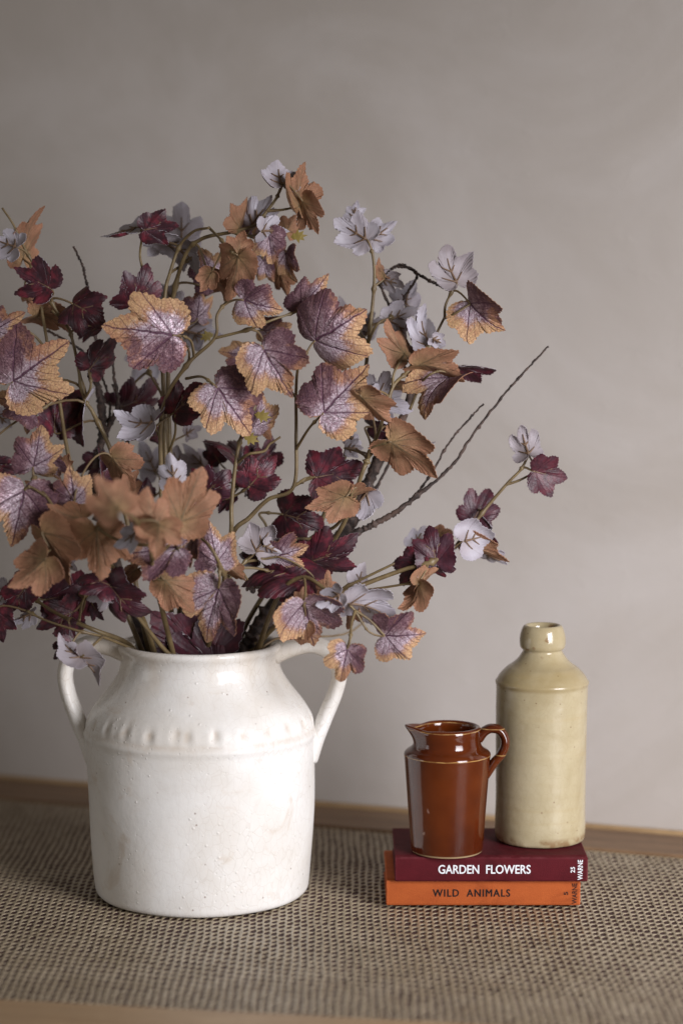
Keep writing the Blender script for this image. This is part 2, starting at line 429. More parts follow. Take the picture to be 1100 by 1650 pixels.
def mat_burg_back():
    n = NT('lilac_leaf_underside'); u, v, s, off, main, sec, net, rn, r = leaf_base(n, 1)
    a = n.noise(off, 3, 3)
    col = n.mix(n.sstep(a, 0.3, 0.7), (0.70, 0.665, 0.74), (0.55, 0.50, 0.555))
    col = n.mix(n.math('MULTIPLY', n.sstep(n.math('FRACT', n.math('MULTIPLY', rn, 7.3)), 0.35, 1.0), 0.55), col, (0.36, 0.295, 0.285))
    col = n.mix(n.math('MULTIPLY', n.sstep(n.math('ADD', r, n.math('MULTIPLY', n.noise(off, 6, 3), 0.3)), 0.10, 0.75, 1, 0), 0.5), col, (0.36, 0.285, 0.265))  # darker, browner towards the leaf base: translucency shading put into the colour
    col = n.mix(n.math('MULTIPLY', n.math('MAXIMUM', main, n.math('MULTIPLY', sec, 0.6)), 0.30), col, (0.30, 0.22, 0.20))
    n.bump(n.noise(off, 60, 2), 0.2, 0.0006)
    n.set(Base_Color=col, Roughness=0.6)
    tr = n.node('ShaderNodeBsdfTranslucent'); n.put(tr.inputs['Color'], (0.62, 0.52, 0.54))
    mx = n.node('ShaderNodeMixShader'); mx.inputs[0].default_value = 0.30
    n.t.links.new(n.bsdf.outputs[0], mx.inputs[1]); n.t.links.new(tr.outputs[0], mx.inputs[2])
    n.t.links.new(mx.outputs[0], n.out.inputs[0])
    return n.m
def mat_bark():
    n = NT('dark_twig_bark'); o = n.obj()
    a = n.noise(n.scale(o, (1, 1, 1)), 160, 5, 0.65); b = n.noise(o, 45, 3)
    col = n.mix(n.sstep(a, 0.4, 0.7), (0.030, 0.020, 0.017), (0.115, 0.075, 0.060))
    col = n.mix(n.sstep(b, 0.55, 0.7, 0, 0.5), col, (0.15, 0.085, 0.060))
    n.bump(a, 0.9, 0.0015)
    return n.set(Base_Color=col, Roughness=0.75)
JUG_BAND = 0.0747
JUG_RIM = 0.0945
M_WALL = mat_wall()
M_WOOD = mat_wood(((0.130, 0.073, 0.037), (0.265, 0.160, 0.086)))
M_LIP = mat_wood(((0.28, 0.175, 0.085), (0.42, 0.28, 0.145)))
M_WOODL = mat_wood(((0.34, 0.215, 0.115), (0.48, 0.33, 0.19)))
M_NET = mat_net()
M_PANEL = mat_plain('dark_red_board', (0.062, 0.024, 0.021), 0.8, (0.044, 0.017, 0.015), 60)
M_JAR = mat_jar(); M_BOTTLE = mat_bottle(); M_JUG = mat_jug()
M_MAROON = mat_cloth('maroon_book_cloth', (0.088, 0.0082, 0.0125), (0.065, 0.0062, 0.0095))
M_ORANGE = mat_cloth('orange_book_cloth', (0.39, 0.092, 0.023), (0.325, 0.070, 0.018))
M_PAGES = mat_plain('paper_edges', (0.62, 0.54, 0.40), 0.8, (0.52, 0.44, 0.31), 300)
M_WHITE = mat_plain('white_foil_lettering', (0.80, 0.81, 0.83), 0.5, (0.72, 0.73, 0.76), 200)
M_BLACK = mat_plain('black_foil_lettering', (0.012, 0.009, 0.010), 0.7, (0.018, 0.012, 0.012), 200, Specular_IOR_Level=0.15)
M_AF, M_AB, M_BF, M_BB = mat_amber_front(), mat_amber_back(), mat_burg_front(), mat_burg_back()
M_STEM = mat_plain('olive_brown_stem', (0.215, 0.155, 0.072), 0.45, (0.135, 0.090, 0.042), 70, 0.3, 300)
M_PETI = mat_plain('tan_petiole', (0.225, 0.155, 0.080), 0.5, (0.165, 0.110, 0.055), 120)
M_RIB = mat_plain('brown_leaf_rib', (0.195, 0.118, 0.070), 0.5, (0.15, 0.09, 0.055), 150)
M_BRACT = mat_plain('yellow_green_bract', (0.31, 0.235, 0.055), 0.55, (0.22, 0.16, 0.04), 120)
M_BARK = mat_bark()

# ------------------------------------------------------------------ wall and bench
B0, B1 = ground(0, 1288, 0), ground(1100, 1383, 0)
D = (B1 - B0); D[2] = 0; D /= np.linalg.norm(D)
NB = np.array([-D[1], D[0], 0.0])                # away from the camera
BW = 0.073
def strip(a, b, w0, w1, z0, z1, bev=0.0012):
    """a board from line a-b, from w0 to w1 behind the line, bevelled top edges"""
    P = []
    prof = [(w0, z0), (w0, z1 - bev), (w0 + bev, z1), (w1 - bev, z1), (w1, z1 - bev), (w1, z0)]
    d = b - a
    nn = np.array([-d[1], d[0], 0]); nn /= np.linalg.norm(nn)
    L = 28
    for i in range(L + 1):
        p = a + d * i / L
        for w, z in prof: P.append(p + nn * w + np.array([0, 0, z]))
    m = len(prof); F = []
    for i in range(L):
        for k in range(m):
            k2 = (k + 1) % m
            F.append((i * m + k, i * m + k2, (i + 1) * m + k2, (i + 1) * m + k))
    F.append(tuple(range(m - 1, -1, -1))); F.append(tuple(L * m + k for k in range(m)))
    return np.array(P), F
def board(name, a, b, w0, w1, z0, z1, mat, parent, bev=0.0012):
    P, F = strip(a, b, w0, w1, z0, z1, bev)
    d = b - a; ang = math.atan2(d[1], d[0])
    Rm = np.array([[math.cos(-ang), -math.sin(-ang), 0], [math.sin(-ang), math.cos(-ang), 0], [0, 0, 1]])
    P = (P - a) @ Rm.T
    F = [tuple(reversed(q)) for q in F]
    o = mesh_obj(name, P, F, mat, None, smooth=False)
    o.location = a; o.rotation_euler = (0, 0, ang); o.parent = parent
    return o
bench = empty('bench', (0, 0, 0))
tag(bench, 'wooden bench top with woven taupe mesh inset set against the plaster wall', 'bench')
XL, XR = -0.62, 0.58
ba = B0 + D * ((XL - B0[0]) / D[0]); bb = B0 + D * ((XR - B0[0]) / D[0])
board('rear_board', ba, bb, 0, BW - 0.0065, -0.03, 0.0022, M_WOOD, bench)
board('rear_lip', ba, bb, BW - 0.0050, BW + 0.001, -0.03, 0.0050, M_LIP, bench, 0.0018)
F0, F1 = ground(0, 1613, 0), ground(578, 1643, 0)
DF = F1 - F0; DF[2] = 0; DF /= np.linalg.norm(DF)
fa = F0 + DF * ((XL - F0[0]) / DF[0]); fb = F0 + DF * ((XR - F0[0]) / DF[0])
board('front_board', fa, fb, -0.075, 0.0, -0.03, 0.0022, M_WOODL, bench, 0.003)
sl0, sl1 = fa + np.array([0.03, 0.0, 0]), ba + np.array([0.03, 0, 0])
board('side_board', fa + DF * 0.06 + np.array([0, .0005, 0]), ba + D * 0.06 - np.array([0, .0005, 0]), 0, 0.058, -0.03, 0.0018, M_WOOD, bench)
board('side_board', fb - DF * 0.002 + np.array([0, .0005, 0]), bb - D * 0.002 - np.array([0, .0005, 0]), 0, 0.058, -0.03, 0.0018, M_WOOD, bench)
pv = np.array([fa, fb, bb, ba]) + np.array([0, 0, -0.00058])
pv2 = pv + np.array([0, 0, -0.02])
mesh_obj('base_panel', np.vstack([pv, pv2]), [(0, 1, 2, 3), (7, 6, 5, 4), (0, 4, 5, 1), (1, 5, 6, 2), (2, 6, 7, 3), (3, 7, 4, 0)], M_PANEL, bench, smooth=False)

# woven mesh: an oval hole in each lattice cell, rounded cord between the holes
E1 = np.array([0.00545, -0.00188]); E2 = np.array([0.0, 0.0100])
def build_net():
    e = np.linspace(-0.5, 0.5, 5)[:-1]
    bx = np.concatenate([np.full(4, 0.5), -e, np.full(4, -0.5), e]); by = np.concatenate([e, np.full(4, 0.5), -e, np.full(4, -0.5)])
    NA = 16
    th = np.arctan2(by, bx)
    bound = np.outer(bx, E1) + np.outer(by, E2)
    hx, hy = np.cos(th), np.sin(th)
    hole = np.stack([hx * 0.00222, hy * 0.00440 + hx * 0.00222 * 0.62], 1)
    r2 = np.random.RandomState(4)
    V, F, off = [], [], 0
    i0, i1 = int(-0.56 / E1[0]), int(0.55 / E1[0])
    for i in range(i0, i1):
        x = i * E1[0]
        yr = B0[1] + (x - B0[0]) * D[1] / D[0] + 0.004
        yf = F0[1] + (x - F0[0]) * DF[1] / DF[0] - 0.004
        if abs(x) > 0.47: continue
        j0 = math.floor((yf - i * E1[1]) / E2[1]); j1 = math.ceil((yr - i * E1[1]) / E2[1])
        for j in range(j0, j1 + 1):
            c = np.array([x, i * E1[1] + j * E2[1]])
            if c[1] < yf or c[1] > yr: continue
            sc = 1 + r2.uniform(-0.14, 0.08); sy = 1 + r2.uniform(-0.15, 0.08)
            jit = r2.uniform(-0.00035, 0.00035, 2)
            h = hole * np.array([sc, sy * sc]) + jit
            zc = r2.uniform(-0.00008, 0.00010)
            ring = [(c + h * 0.99, -0.00062), (c + h, -0.00016 + zc), (c + h * 0.5 + bound * 0.5, 0.00006 + zc), (c + bound, 0.00002)]
            for q, z in ring:
                zz = np.full((NA, 1), z)
                V.append(np.hstack([q, zz]))
            for a in range(3):
                for t in range(NA):
                    t2 = (t + 1) % NA
                    F.append((off + a * NA + t, off + (a + 1) * NA + t, off + (a + 1) * NA + t2, off + a * NA + t2))
            off += 4 * NA
    V = np.vstack(V)
    x, y = V[:, 0].copy(), V[:, 1].copy()          # gentle uneven stretch of the weave
    V[:, 0] += 0.0009 * np.sin(y * 22 + 2 * np.sin(x * 9)) + 0.0004 * np.sin(x * 140 + y * 70)
    V[:, 1] += 0.0016 * np.sin(x * 23 + 2 * np.sin(y * 14)) + 0.0004 * np.sin(x * 190 + y * 90)
    V[:, 2] += 0.00006 * np.sin(x * 70 + y * 40)
    return mesh_obj('woven_mesh', V, [tuple(reversed(f)) for f in F], M_NET, bench)
build_net()

# wall behind, one thick slab
wa = ba + NB * (BW + 0.0015) - D * 1.6; wb = bb + NB * (BW + 0.0015) + D * 1.6
wv = []
for z in (-0.75, 2.2):
    for p, q in ((wa, 0), (wb, 0), (wb, 0.12), (wa, 0.12)):
        wv.append(p + NB * q + np.array([0, 0, z]))
wall = mesh_obj('wall', wv, [(0, 1, 5, 4), (1, 2, 6, 5), (2, 3, 7, 6), (3, 0, 4, 7), (4, 5, 6, 7), (3, 2, 1, 0)], M_WALL, smooth=False)
tag(wall, 'taupe mottled plaster wall behind the bench', None, None, 'structure')

# ------------------------------------------------------------------ cream jar
JC = np.array([at(326, 1400, 0)[0], -0.006, 0.0006])
jar = empty('jar', JC)
tag(jar, 'cream crackle glazed two handled stoneware jar holding the leaf sprays', 'jar')
def jar_body():
    keys = [(0.0, 0.004), (0.060, 0.004), (0.074, 0.0003, 1), (0.0798, 0.0006), (0.0822, 0.0030), (0.0829, 0.0075), (0.0839, 0.018), (0.0854, 0.042), (0.0868, 0.072), (0.0876, 0.098), (0.0880, 0.113),
            (0.0882, 0.1210), (0.0890, 0.1238), (0.0893, 0.1256), (0.0888, 0.1276), (0.0878, 0.1295), (0.0873, 0.1335), (0.0862, 0.1375), (0.0842, 0.1415), (0.0800, 0.1480), (0.0735, 0.1562), (0.0675, 0.1640), (0.0630, 0.1715),
            (0.0610, 0.1780), (0.0606, 0.1830), (0.0616, 0.1872), (0.0634, 0.1902), (0.0638, 0.1925), (0.0627, 0.1945),
            (0.0600, 0.1950), (0.0572, 0.1940), (0.0556, 0.1910), (0.0545, 0.184), (0.0550, 0.176), (0.062, 0.165), (0.076, 0.145), (0.081, 0.120), (0.079, 0.02), (0.070, 0.012), (0.0, 0.011)]
    prof = dense(keys, 0.0021)
    V, F, a = lathe(prof, 300)
    ang = np.arctan2(V[:, 1], V[:, 0]); rad = np.hypot(V[:, 0], V[:, 1]); z = V[:, 2]
    dr = np.zeros(len(V)); q_ = np.random.RandomState(3)
    outer = (rad > 0.0785) & (z > 0.12) & (z < 0.155)
    dirt = np.where(outer, 0.55 * np.exp(-((z - 0.1292) / 0.0022) ** 2), 0)
    for k, deg in enumerate(np.arange(0, 360, 14.2)):
        a0 = R_(-93.5 + deg); zc = 0.1372 + 0.0009 * math.sin(k * 2.3)
        w = 0.0036 + 0.0007 * math.sin(k * 5.1)
        d = (ang - a0 + math.pi) % (2 * math.pi) - math.pi
        q = np.exp(-((d * 0.088) / w) ** 2 - ((z - zc) / 0.0046) ** 2)
        amp = q_.uniform(0.0008, 0.0019); dr -= np.where(outer, amp * q, 0); dirt = np.maximum(dirt, np.where(outer, q ** 1.5, 0))
        q2 = np.exp(-((abs(d * 0.088) - 0.0058) / 0.002) ** 2 - ((z - zc) / 0.006) ** 2)
        dr += np.where(outer, 0.0003 * q2, 0)
    dr += 0.0005 * np.sin(3 * ang + z * 30) + 0.0003 * np.sin(7 * ang - z * 70)
    s = (rad + dr) / np.maximum(rad, 1e-6)
    V[:, 0] *= s; V[:, 1] *= s
    return V, F, dirt
V, F, dirt = jar_body()
jb = mesh_obj('jar_body', V, F, M_JAR, jar)
jb.data.attributes.new('grime', 'FLOAT', 'POINT').data.foreach_set('value', dirt.astype(np.float32))
def handle(pts, width, rad):
    P = np.array([at(x, y, JC[1]) - JC for x, y in pts])
    P = catmull(P, 8)
    m = len(P)
    t = np.linspace(0, 1, m)
    r = np.interp(t, [0, 0.12, 0.3, 0.6, 0.85, 1], rad)
    return tube(P, r, 20, True, (np.array([0, 1.0, 0]), width))
V, F = handle([(213, 1053), (180, 1041), (148, 1037), (119, 1050), (106, 1080), (109, 1112), (124, 1155), (141, 1194), (153, 1222)], 1.75, [0.0090, 0.0078, 0.0066, 0.0060, 0.0062, 0.0075])
mesh_obj('handle', V, F, M_JAR, jar)
V, F = handle([(441, 1052), (470, 1042), (503, 1038), (533, 1052), (546, 1081), (541, 1112), (524, 1154), (508, 1194), (497, 1222)], 1.75, [0.0090, 0.0078, 0.0066, 0.0060, 0.0062, 0.0075])
mesh_obj('handle', V, F, M_JAR, jar)

# ------------------------------------------------------------------ books
def book(name, label, px0, px1, pyb, T, Dp, z0, mat, ink, title, tx0, tx1, cap, num, numx, pub, pubx, yaw=0.0):
    p0, p1 = ground(px0, pyb, z0), ground(px1, pyb, z0)
    L = abs(p1[0] - p0[0]); org = np.array([p0[0], (p0[1] + p1[1]) / 2, z0])
    o = empty(name, org); o.rotation_euler = (0, 0, yaw)
    tag(o, label, 'book')
    b = 0.0016
    prof = [(Dp, T), (.0075, T), (.0060, T - .0003), (.0048, T - .0010), (.0034, T - .0004), (.0020, T - .0001), (.0008, T - .0006), (.0001, T - .0018), (-.0001, T * .7), (-.00012, T * .5), (-.0001, T * .3), (.0001, .0018), (.0008, .0006),
            (.0020, .0001), (.0034, .0004), (.0048, .0010), (.0060, .0003), (.0075, 0), (Dp, 0), (Dp + .0004, .0006), (Dp + .0004, .0018), (Dp, .0024), (.0060, .0024), (.0040, .0036), (.0028, .006), (.0028, T - .006), (.0040, T - .0036), (.0060, T - .0024), (Dp, T - .0024), (Dp + .0004, T - .0018), (Dp + .0004, T - .0006)]
    m = len(prof)
    xs = [0, 0.0006] + list(np.linspace(0.004, L - 0.004, 22)) + [L - 0.0006, L]
    V = []
    for k, x in enumerate(xs):
        e = 0.00045 if k in (0, len(xs) - 1) else 0.0
        for y, z in prof:
            V.append((x, y + (e if y < 0.003 else (-e if y > Dp - .003 else 0)), z + (e if z < .0012 else (-e if z > T - .0012 else 0))))
    F = []
    for i in range(len(xs) - 1):
        for k in range(m):
            k2 = (k + 1) % m
            F.append((i * m + k, (i + 1) * m + k, (i + 1) * m + k2, i * m + k2))
    F.append(tuple(range(m))); F.append(tuple((len(xs) - 1) * m + k for k in range(m - 1, -1, -1)))
    mesh_obj('cover', V, F, mat, o, smooth=False)
    MB().box((.0035, .0065, .0025), (L - .0035, Dp - .004, T - .0025)).build('page_block', M_PAGES, o, smooth=False)
    sp = lambda px: at(px, pyb - 20, org[1])[0] - org[0]
    def text(body, cx, cz, w, h, rot, off, nm, spacing=1.0):
        c = bpy.data.curves.new(nm, 'FONT'); c.body = body; c.align_x = 'CENTER'; c.align_y = 'CENTER'
        c.size = 1.0; c.extrude = 0.0; c.space_character = spacing; c.resolution_u = 4
        to = bpy.data.objects.new(nm, c); COL.objects.link(to)
        dg = bpy.context.evaluated_depsgraph_get(); me = bpy.data.meshes.new_from_object(to.evaluated_get(dg))
        bpy.data.objects.remove(to); bpy.data.curves.remove(c)
        co = np.zeros(len(me.vertices) * 3); me.vertices.foreach_get('co', co); co = co.reshape(-1, 3)
        mn, mx = co[:, :2].min(0), co[:, :2].max(0)
        q = (co[:, :2] - (mn + mx) / 2) / (mx - mn)
        x, z = q[:, 0] * w, q[:, 1] * h
        if rot: x, z = -z, x
        polys = [tuple(p.vertices) for p in me.polygons]; bpy.data.meshes.remove(me)
        mb = MB()
        for q_, (ox, oz) in enumerate([(0, 0), (off, 0), (-off, 0), (0, off * .7), (0, -off * .7)]):
            mb.add(np.stack([cx + x + ox, np.full(len(x), -0.00026 - q_ * 0.00002), cz + z + oz], 1), polys)
        me = bpy.data.meshes.new('lettering'); me.from_pydata(np.vstack(mb.v).tolist(), [], mb.f); me.materials.append(ink); me.update()
        t = bpy.data.objects.new('lettering', me); COL.objects.link(t); t.parent = o
    text(title, (sp(tx0) + sp(tx1)) / 2, T * .52, abs(sp(tx1) - sp(tx0)), cap, False, 0.00017 if ink is M_WHITE else 0.00020, 'title', 1.0 if ink is M_WHITE else 1.18)
    text(num, sp(numx), T * .50, 0.0044 if len(num) > 1 else 0.0024, 0.0031, True, 0.00010, 'number')
    text(pub, sp(pubx), T * .50, T * .80, 0.0037, True, 0.00010, 'publisher')
    return o
T1, T2 = 0.0196, 0.0191
ZB = 0.0018
book('book', 'orange cloth bound book with black title WILD ANIMALS, lower one of the pair', 622, 934, 1460, T1, 0.091, ZB, M_ORANGE, M_BLACK, 'WILD  ANIMALS', 697, 821, 0.0056, '5', 911, 'WARNE', 925)
book('book', 'maroon cloth bound book with white title GARDEN FLOWERS under the jug and bottle', 636, 946, 1421.5, T2, 0.091, ZB + T1 + .0002, M_MAROON, M_WHITE, 'GARDEN  FLOWERS', 706, 854, 0.0066, '25', 922, 'WARNE', 934)
ZT = ZB + T1 + T2 + 0.0003

# ------------------------------------------------------------------ ochre bottle
bf = ground(875, 1369, ZT)
BCc = np.array([bf[0], bf[1] + 0.0335, ZT])
def bottle():
    keys = [(0.0, 0.002), (0.028, 0.0018), (0.0315, 0.0002, 1), (0.0338, 0.0012), (0.0346, 0.004), (0.0347, 0.012), (0.0344, 0.035), (0.0347, 0.070), (0.0350, 0.100), (0.0352, 0.1160),
            (0.0355, 0.1190), (0.0360, 0.1206), (0.0359, 0.1214, 1), (0.0350, 0.1224), (0.0330, 0.1258), (0.0300, 0.1292), (0.0268, 0.1322, 1), (0.0254, 0.1330), (0.0226, 0.1350), (0.0192, 0.1382), (0.0168, 0.1415), (0.0154, 0.1437), (0.0150, 0.1447, 1), (0.0152, 0.1454),
            (0.0164, 0.1460), (0.0174, 0.1480), (0.0178, 0.1515), (0.0175, 0.1555), (0.0164, 0.1598), (0.0150, 0.1628), (0.0138, 0.1638), (0.0124, 0.1636), (0.0112, 0.1620), (0.0105, 0.159), (0.0103, 0.148), (0.012, 0.143), (0.030, 0.122), (0.031, 0.11), (0.031, 0.008), (0.0, 0.007)]
    V, F, a = lathe(dense(keys, 0.0012), 128)
    ang = np.arctan2(V[:, 1], V[:, 0]); z = V[:, 2]
    s = 1 + 0.006 * np.sin(2 * ang + 1 + z * 20) + 0.003 * np.sin(5 * ang + z * 60) + 0.0007 * np.sin(z * 700 + 2 * np.sin(ang)) + 0.0012 * np.sin(z * 230 + ang)
    V[:, 2] *= 1.024
    low = np.exp(-(z / 0.006) ** 2); s += low * 0.010 * np.sin(9 * ang + 2) * (np.sin(3 * ang) > 0)
    V[:, 0] *= s; V[:, 1] *= s
    V[:, 0] += (z / 0.16) * 0.0008
    return V, F
V, F = bottle()
bo = mesh_obj('stoneware_bottle', V, F, M_BOTTLE)
bo.location = BCc
tag(bo, 'tall ochre stoneware bottle with ringed neck standing on the maroon book', 'bottle')

# ------------------------------------------------------------------ brown jug
jf = ground(722, 1385, ZT)
JGc = np.array([jf[0], jf[1] + 0.0268, ZT])
jug = empty('jug', JGc)
tag(jug, 'small glossy brown glazed jug with pouring lip standing on the maroon book', 'jug')
def jug_body():
    keys = [(0.0, 0.0016), (0.0235, 0.0012), (0.0255, 0.0, 1), (0.0266, 0.0004), (0.0272, 0.002), (0.0279, 0.010), (0.0296, 0.034), (0.0314, 0.058), (0.0324, 0.0715), (0.0328, 0.0745, 1), (0.0325, 0.0758),
            (0.0308, 0.0778), (0.0280, 0.0796), (0.0262, 0.0814), (0.0254, 0.084), (0.0252, 0.088), (0.0254, 0.0925), (0.0253, 0.0945), (0.0244, 0.0958), (0.0230, 0.0962), (0.0216, 0.0955), (0.0206, 0.0935), (0.0204, 0.088), (0.0215, 0.080), (0.028, 0.072), (0.026, 0.01), (0.0, 0.006)]
    V, F, a = lathe(dense(keys, 0.0013), 144)
    ang = np.arctan2(V[:, 1], V[:, 0]); z = V[:, 2]
    a0 = R_(180 + 6)
    d = (ang - a0 + math.pi) % (2 * math.pi) - math.pi
    up = np.clip((z - 0.0815) / 0.0145, 0, 1)
    k = np.exp(-(d / 0.36) ** 2) * up ** 1.8
    k2 = np.exp(-(d / 0.62) ** 2) * up ** 2
    V[:, 0] += (0.0072 * k + 0.001 * k2) * math.cos(a0); V[:, 1] += (0.0072 * k) * math.sin(a0)
    V[:, 2] += 0.0012 * k + 0.0006 * k2 - 0.0009 * np.exp(-((np.abs(d) - 0.75) / 0.25) ** 2) * up
    return V, F
V, F = jug_body()
mesh_obj('jug_body', V, F, M_JUG, jug)
P = np.array([at(x, y, JGc[1] - 0.004) - JGc for x, y in [(770, 1192), (779, 1181), (791, 1175), (805, 1178), (813, 1190), (813, 1204), (806, 1218), (796, 1229), (789, 1241), (783, 1252)]])
P[:, 1] = np.linspace(0.0, -0.003, len(P))
P = catmull(P, 6)
r = np.interp(np.linspace(0, 1, len(P)), [0, 0.15, 0.5, 0.8, 1], [0.0042, 0.0036, 0.0035, 0.0034, 0.0024])
V, F = tube(P, r, 16, True, (np.array([0, 1.0, 0]), 1.7))
mesh_obj('handle', V, F, M_JUG, jug)

# ------------------------------------------------------------------ leaves
def half_outline(keys, teeth, amp, M, bulge, q):
    pts = []
    sc = 1.0
    for k, (t, r) in enumerate(keys):
        dt, dr = (0, 1) if t in (0, 180) else (q.uniform(-3.0, 3.0), q.uniform(0.90, 1.08) * (q.uniform(0.88, 1.06) if t in (19, 21, 65, 66) else 1.0))
        pts.append(np.array([r * dr * math.sin(R_(t + dt)), r * dr * math.cos(R_(t + dt))]))
    half = []
    for i in range(len(pts) - 1):
        a, b = pts[i], pts[i + 1]
        mid = (a + b) / 2; d = b - a; nn = np.array([d[1], -d[0]])
        if np.dot(nn, mid) < 0: nn = -nn
        c = mid + nn * bulge
        for t in np.linspace(0, 1, 24, endpoint=False):
            half.append(a * (1 - t) ** 2 + 2 * c * t * (1 - t) + b * t * t)
    half.append(pts[-1])
    half = np.array(half)
    for _ in range(5):                          # round the inner corners, keep the tip
        half[2:-1] = half[2:-1] * 0.5 + (half[1:-2] + half[3:]) * 0.25 if len(half) > 5 else half[2:-1]
    d = np.concatenate([[0], np.cumsum(np.linalg.norm(np.diff(half, axis=0), axis=1))])
    t = np.linspace(0, d[-1], M + 1)
    h = np.stack([np.interp(t, d, half[:, 0]), np.interp(t, d, half[:, 1])], 1)
    g = np.gradient(h, axis=0); nn = np.stack([-g[:, 1], g[:, 0]], 1); nn /= np.linalg.norm(nn, axis=1)[:, None] + 1e-9
    sgn = np.sign((nn * h).sum(1)); sgn[sgn == 0] = 1; nn *= sgn[:, None]
    ph = (t / d[-1] * teeth + 0.12 * np.sin(t / d[-1] * 37 + q.uniform(0, 6))) % 1.0
    saw = np.where(ph < 0.68, ph / 0.68, (1 - ph) / 0.32)
    env = np.clip(t / d[-1] * 12, 0.2, 1) * np.clip((1 - t / d[-1]) * 10, 0, 1) * (1 + 0.35 * np.sin(t / d[-1] * 23 + q.uniform(0, 6)))
    return h + nn * ((saw - 0.4) * amp * env)[:, None]
KA = [(0, 1.0), (8, 0.87), (15, 0.74), (21, 0.66), (29, 0.72), (43, 0.83), (55, 0.70), (66, 0.57), (80, 0.575), (98, 0.55), (116, 0.45), (134, 0.35), (152, 0.24), (169, 0.10), (180, 0.02)]
KB = [(0, 1.0), (11, 0.84), (19, 0.655), (28, 0.74), (41, 0.83), (55, 0.66), (65, 0.51), (77, 0.55), (94, 0.53), (116, 0.41), (140, 0.29), (165, 0.12), (180, 0.02)]
KC = [(0, 1.0), (26, 0.70), (50, 0.80), (78, 0.62), (112, 0.58), (145, 0.38), (168, 0.16), (180, 0.02)]
RINGS = np.array([0.13, 0.30, 0.47, 0.63, 0.78, 0.90, 1.0])
NP_ = 168
KEYS = {'A': (KA, 25, 0.036, 0.07), 'B': (KB, 23, 0.034, 0.06), 'C': (KC, 18, 0.036, 0.08)}
def template(kind, seed):
    keys, teeth, amp, bulge = KEYS[kind]
    q = np.random.RandomState(seed)
    a = half_outline(keys, teeth, amp, NP_ // 2, bulge, q)
    b = half_outline(keys, teeth, amp, NP_ // 2, bulge, q)
    left = b[1:-1][::-1].copy(); left[:, 0] *= -1
    o = np.vstack([a, left])                    # tip .. right side .. notch .. left side
    n = len(o)
    uv = np.vstack([np.zeros((1, 2))] + [o * s_ for s_ in RINGS])
    s_ = np.concatenate([[0]] + [np.full(n, x) for x in RINGS])
    F = [(0, 1 + k, 1 + (k + 1) % n) for k in range(n)]
    for i in range(len(RINGS) - 1):
        for k in range(n):
            k2 = (k + 1) % n
            F.append((1 + i * n + k, 1 + (i + 1) * n + k, 1 + (i + 1) * n + k2, 1 + i * n + k2))
    return -uv[:, 0], uv[:, 1], s_, F, n        # u positive = left-hand side

def make_shape(pr):
    fold, curl, lat, ec, w, sd = pr
    q = np.random.RandomState(sd)
    ph = q.uniform(0, 6.28, 8); am = q.uniform(0.4, 1.0, 4)
    def f(u, v, s=None):
        u = np.asarray(u, dtype=float) * w; v = np.asarray(v, dtype=float)
        r = np.hypot(u, v)
        if s is None: s = r
        th = np.degrees(np.arctan2(u, v))
        h = 0.030 * r * (1 - np.cos(np.radians(th) * 360 / 48)) / 2 * np.clip((140 - np.abs(th)) / 40, 0, 1) + 0.0045 * np.sin((v - 0.9 * np.abs(u)) * 2 * np.pi / 0.155) * np.clip((v - 1.1 * np.abs(u)) * 6, 0, 1) * np.clip(np.abs(u) * 12, 0, 1)
        h = h + 0.030 * am[0] * np.sin(4.2 * u + ph[0]) * np.sin(3.1 * v + ph[1]) + 0.016 * am[1] * np.sin(9 * u + 5 * v + ph[2])
        h = h + 0.17 * am[2] * s ** 3 * np.sin(np.radians(th) * 2 + ph[3]) * r
        h = h + 0.009 * s ** 6 * np.sin(np.radians(th) * 7 + ph[4])
        h = h - ec * s ** 3 * r
        au = np.sqrt(u * u + 0.0025) - 0.05
        sg = np.sign(u)
        # sideways bend
        if abs(lat) > 1e-3:
            uu = np.sin(lat * u) / lat; h = h - (1 - np.cos(lat * u)) / lat
        else: uu = u
        h = h + au * math.sin(fold); uu = uu * (1 - (1 - math.cos(fold)) * au / (np.abs(u) + 0.05))
        if abs(curl) > 1e-3:
            R = 1 / curl
            vv = (R - h) * np.sin(v * curl); hh = R - (R - h) * np.cos(v * curl)
        else: vv, hh = v, h
        return uu, vv, hh
    return f

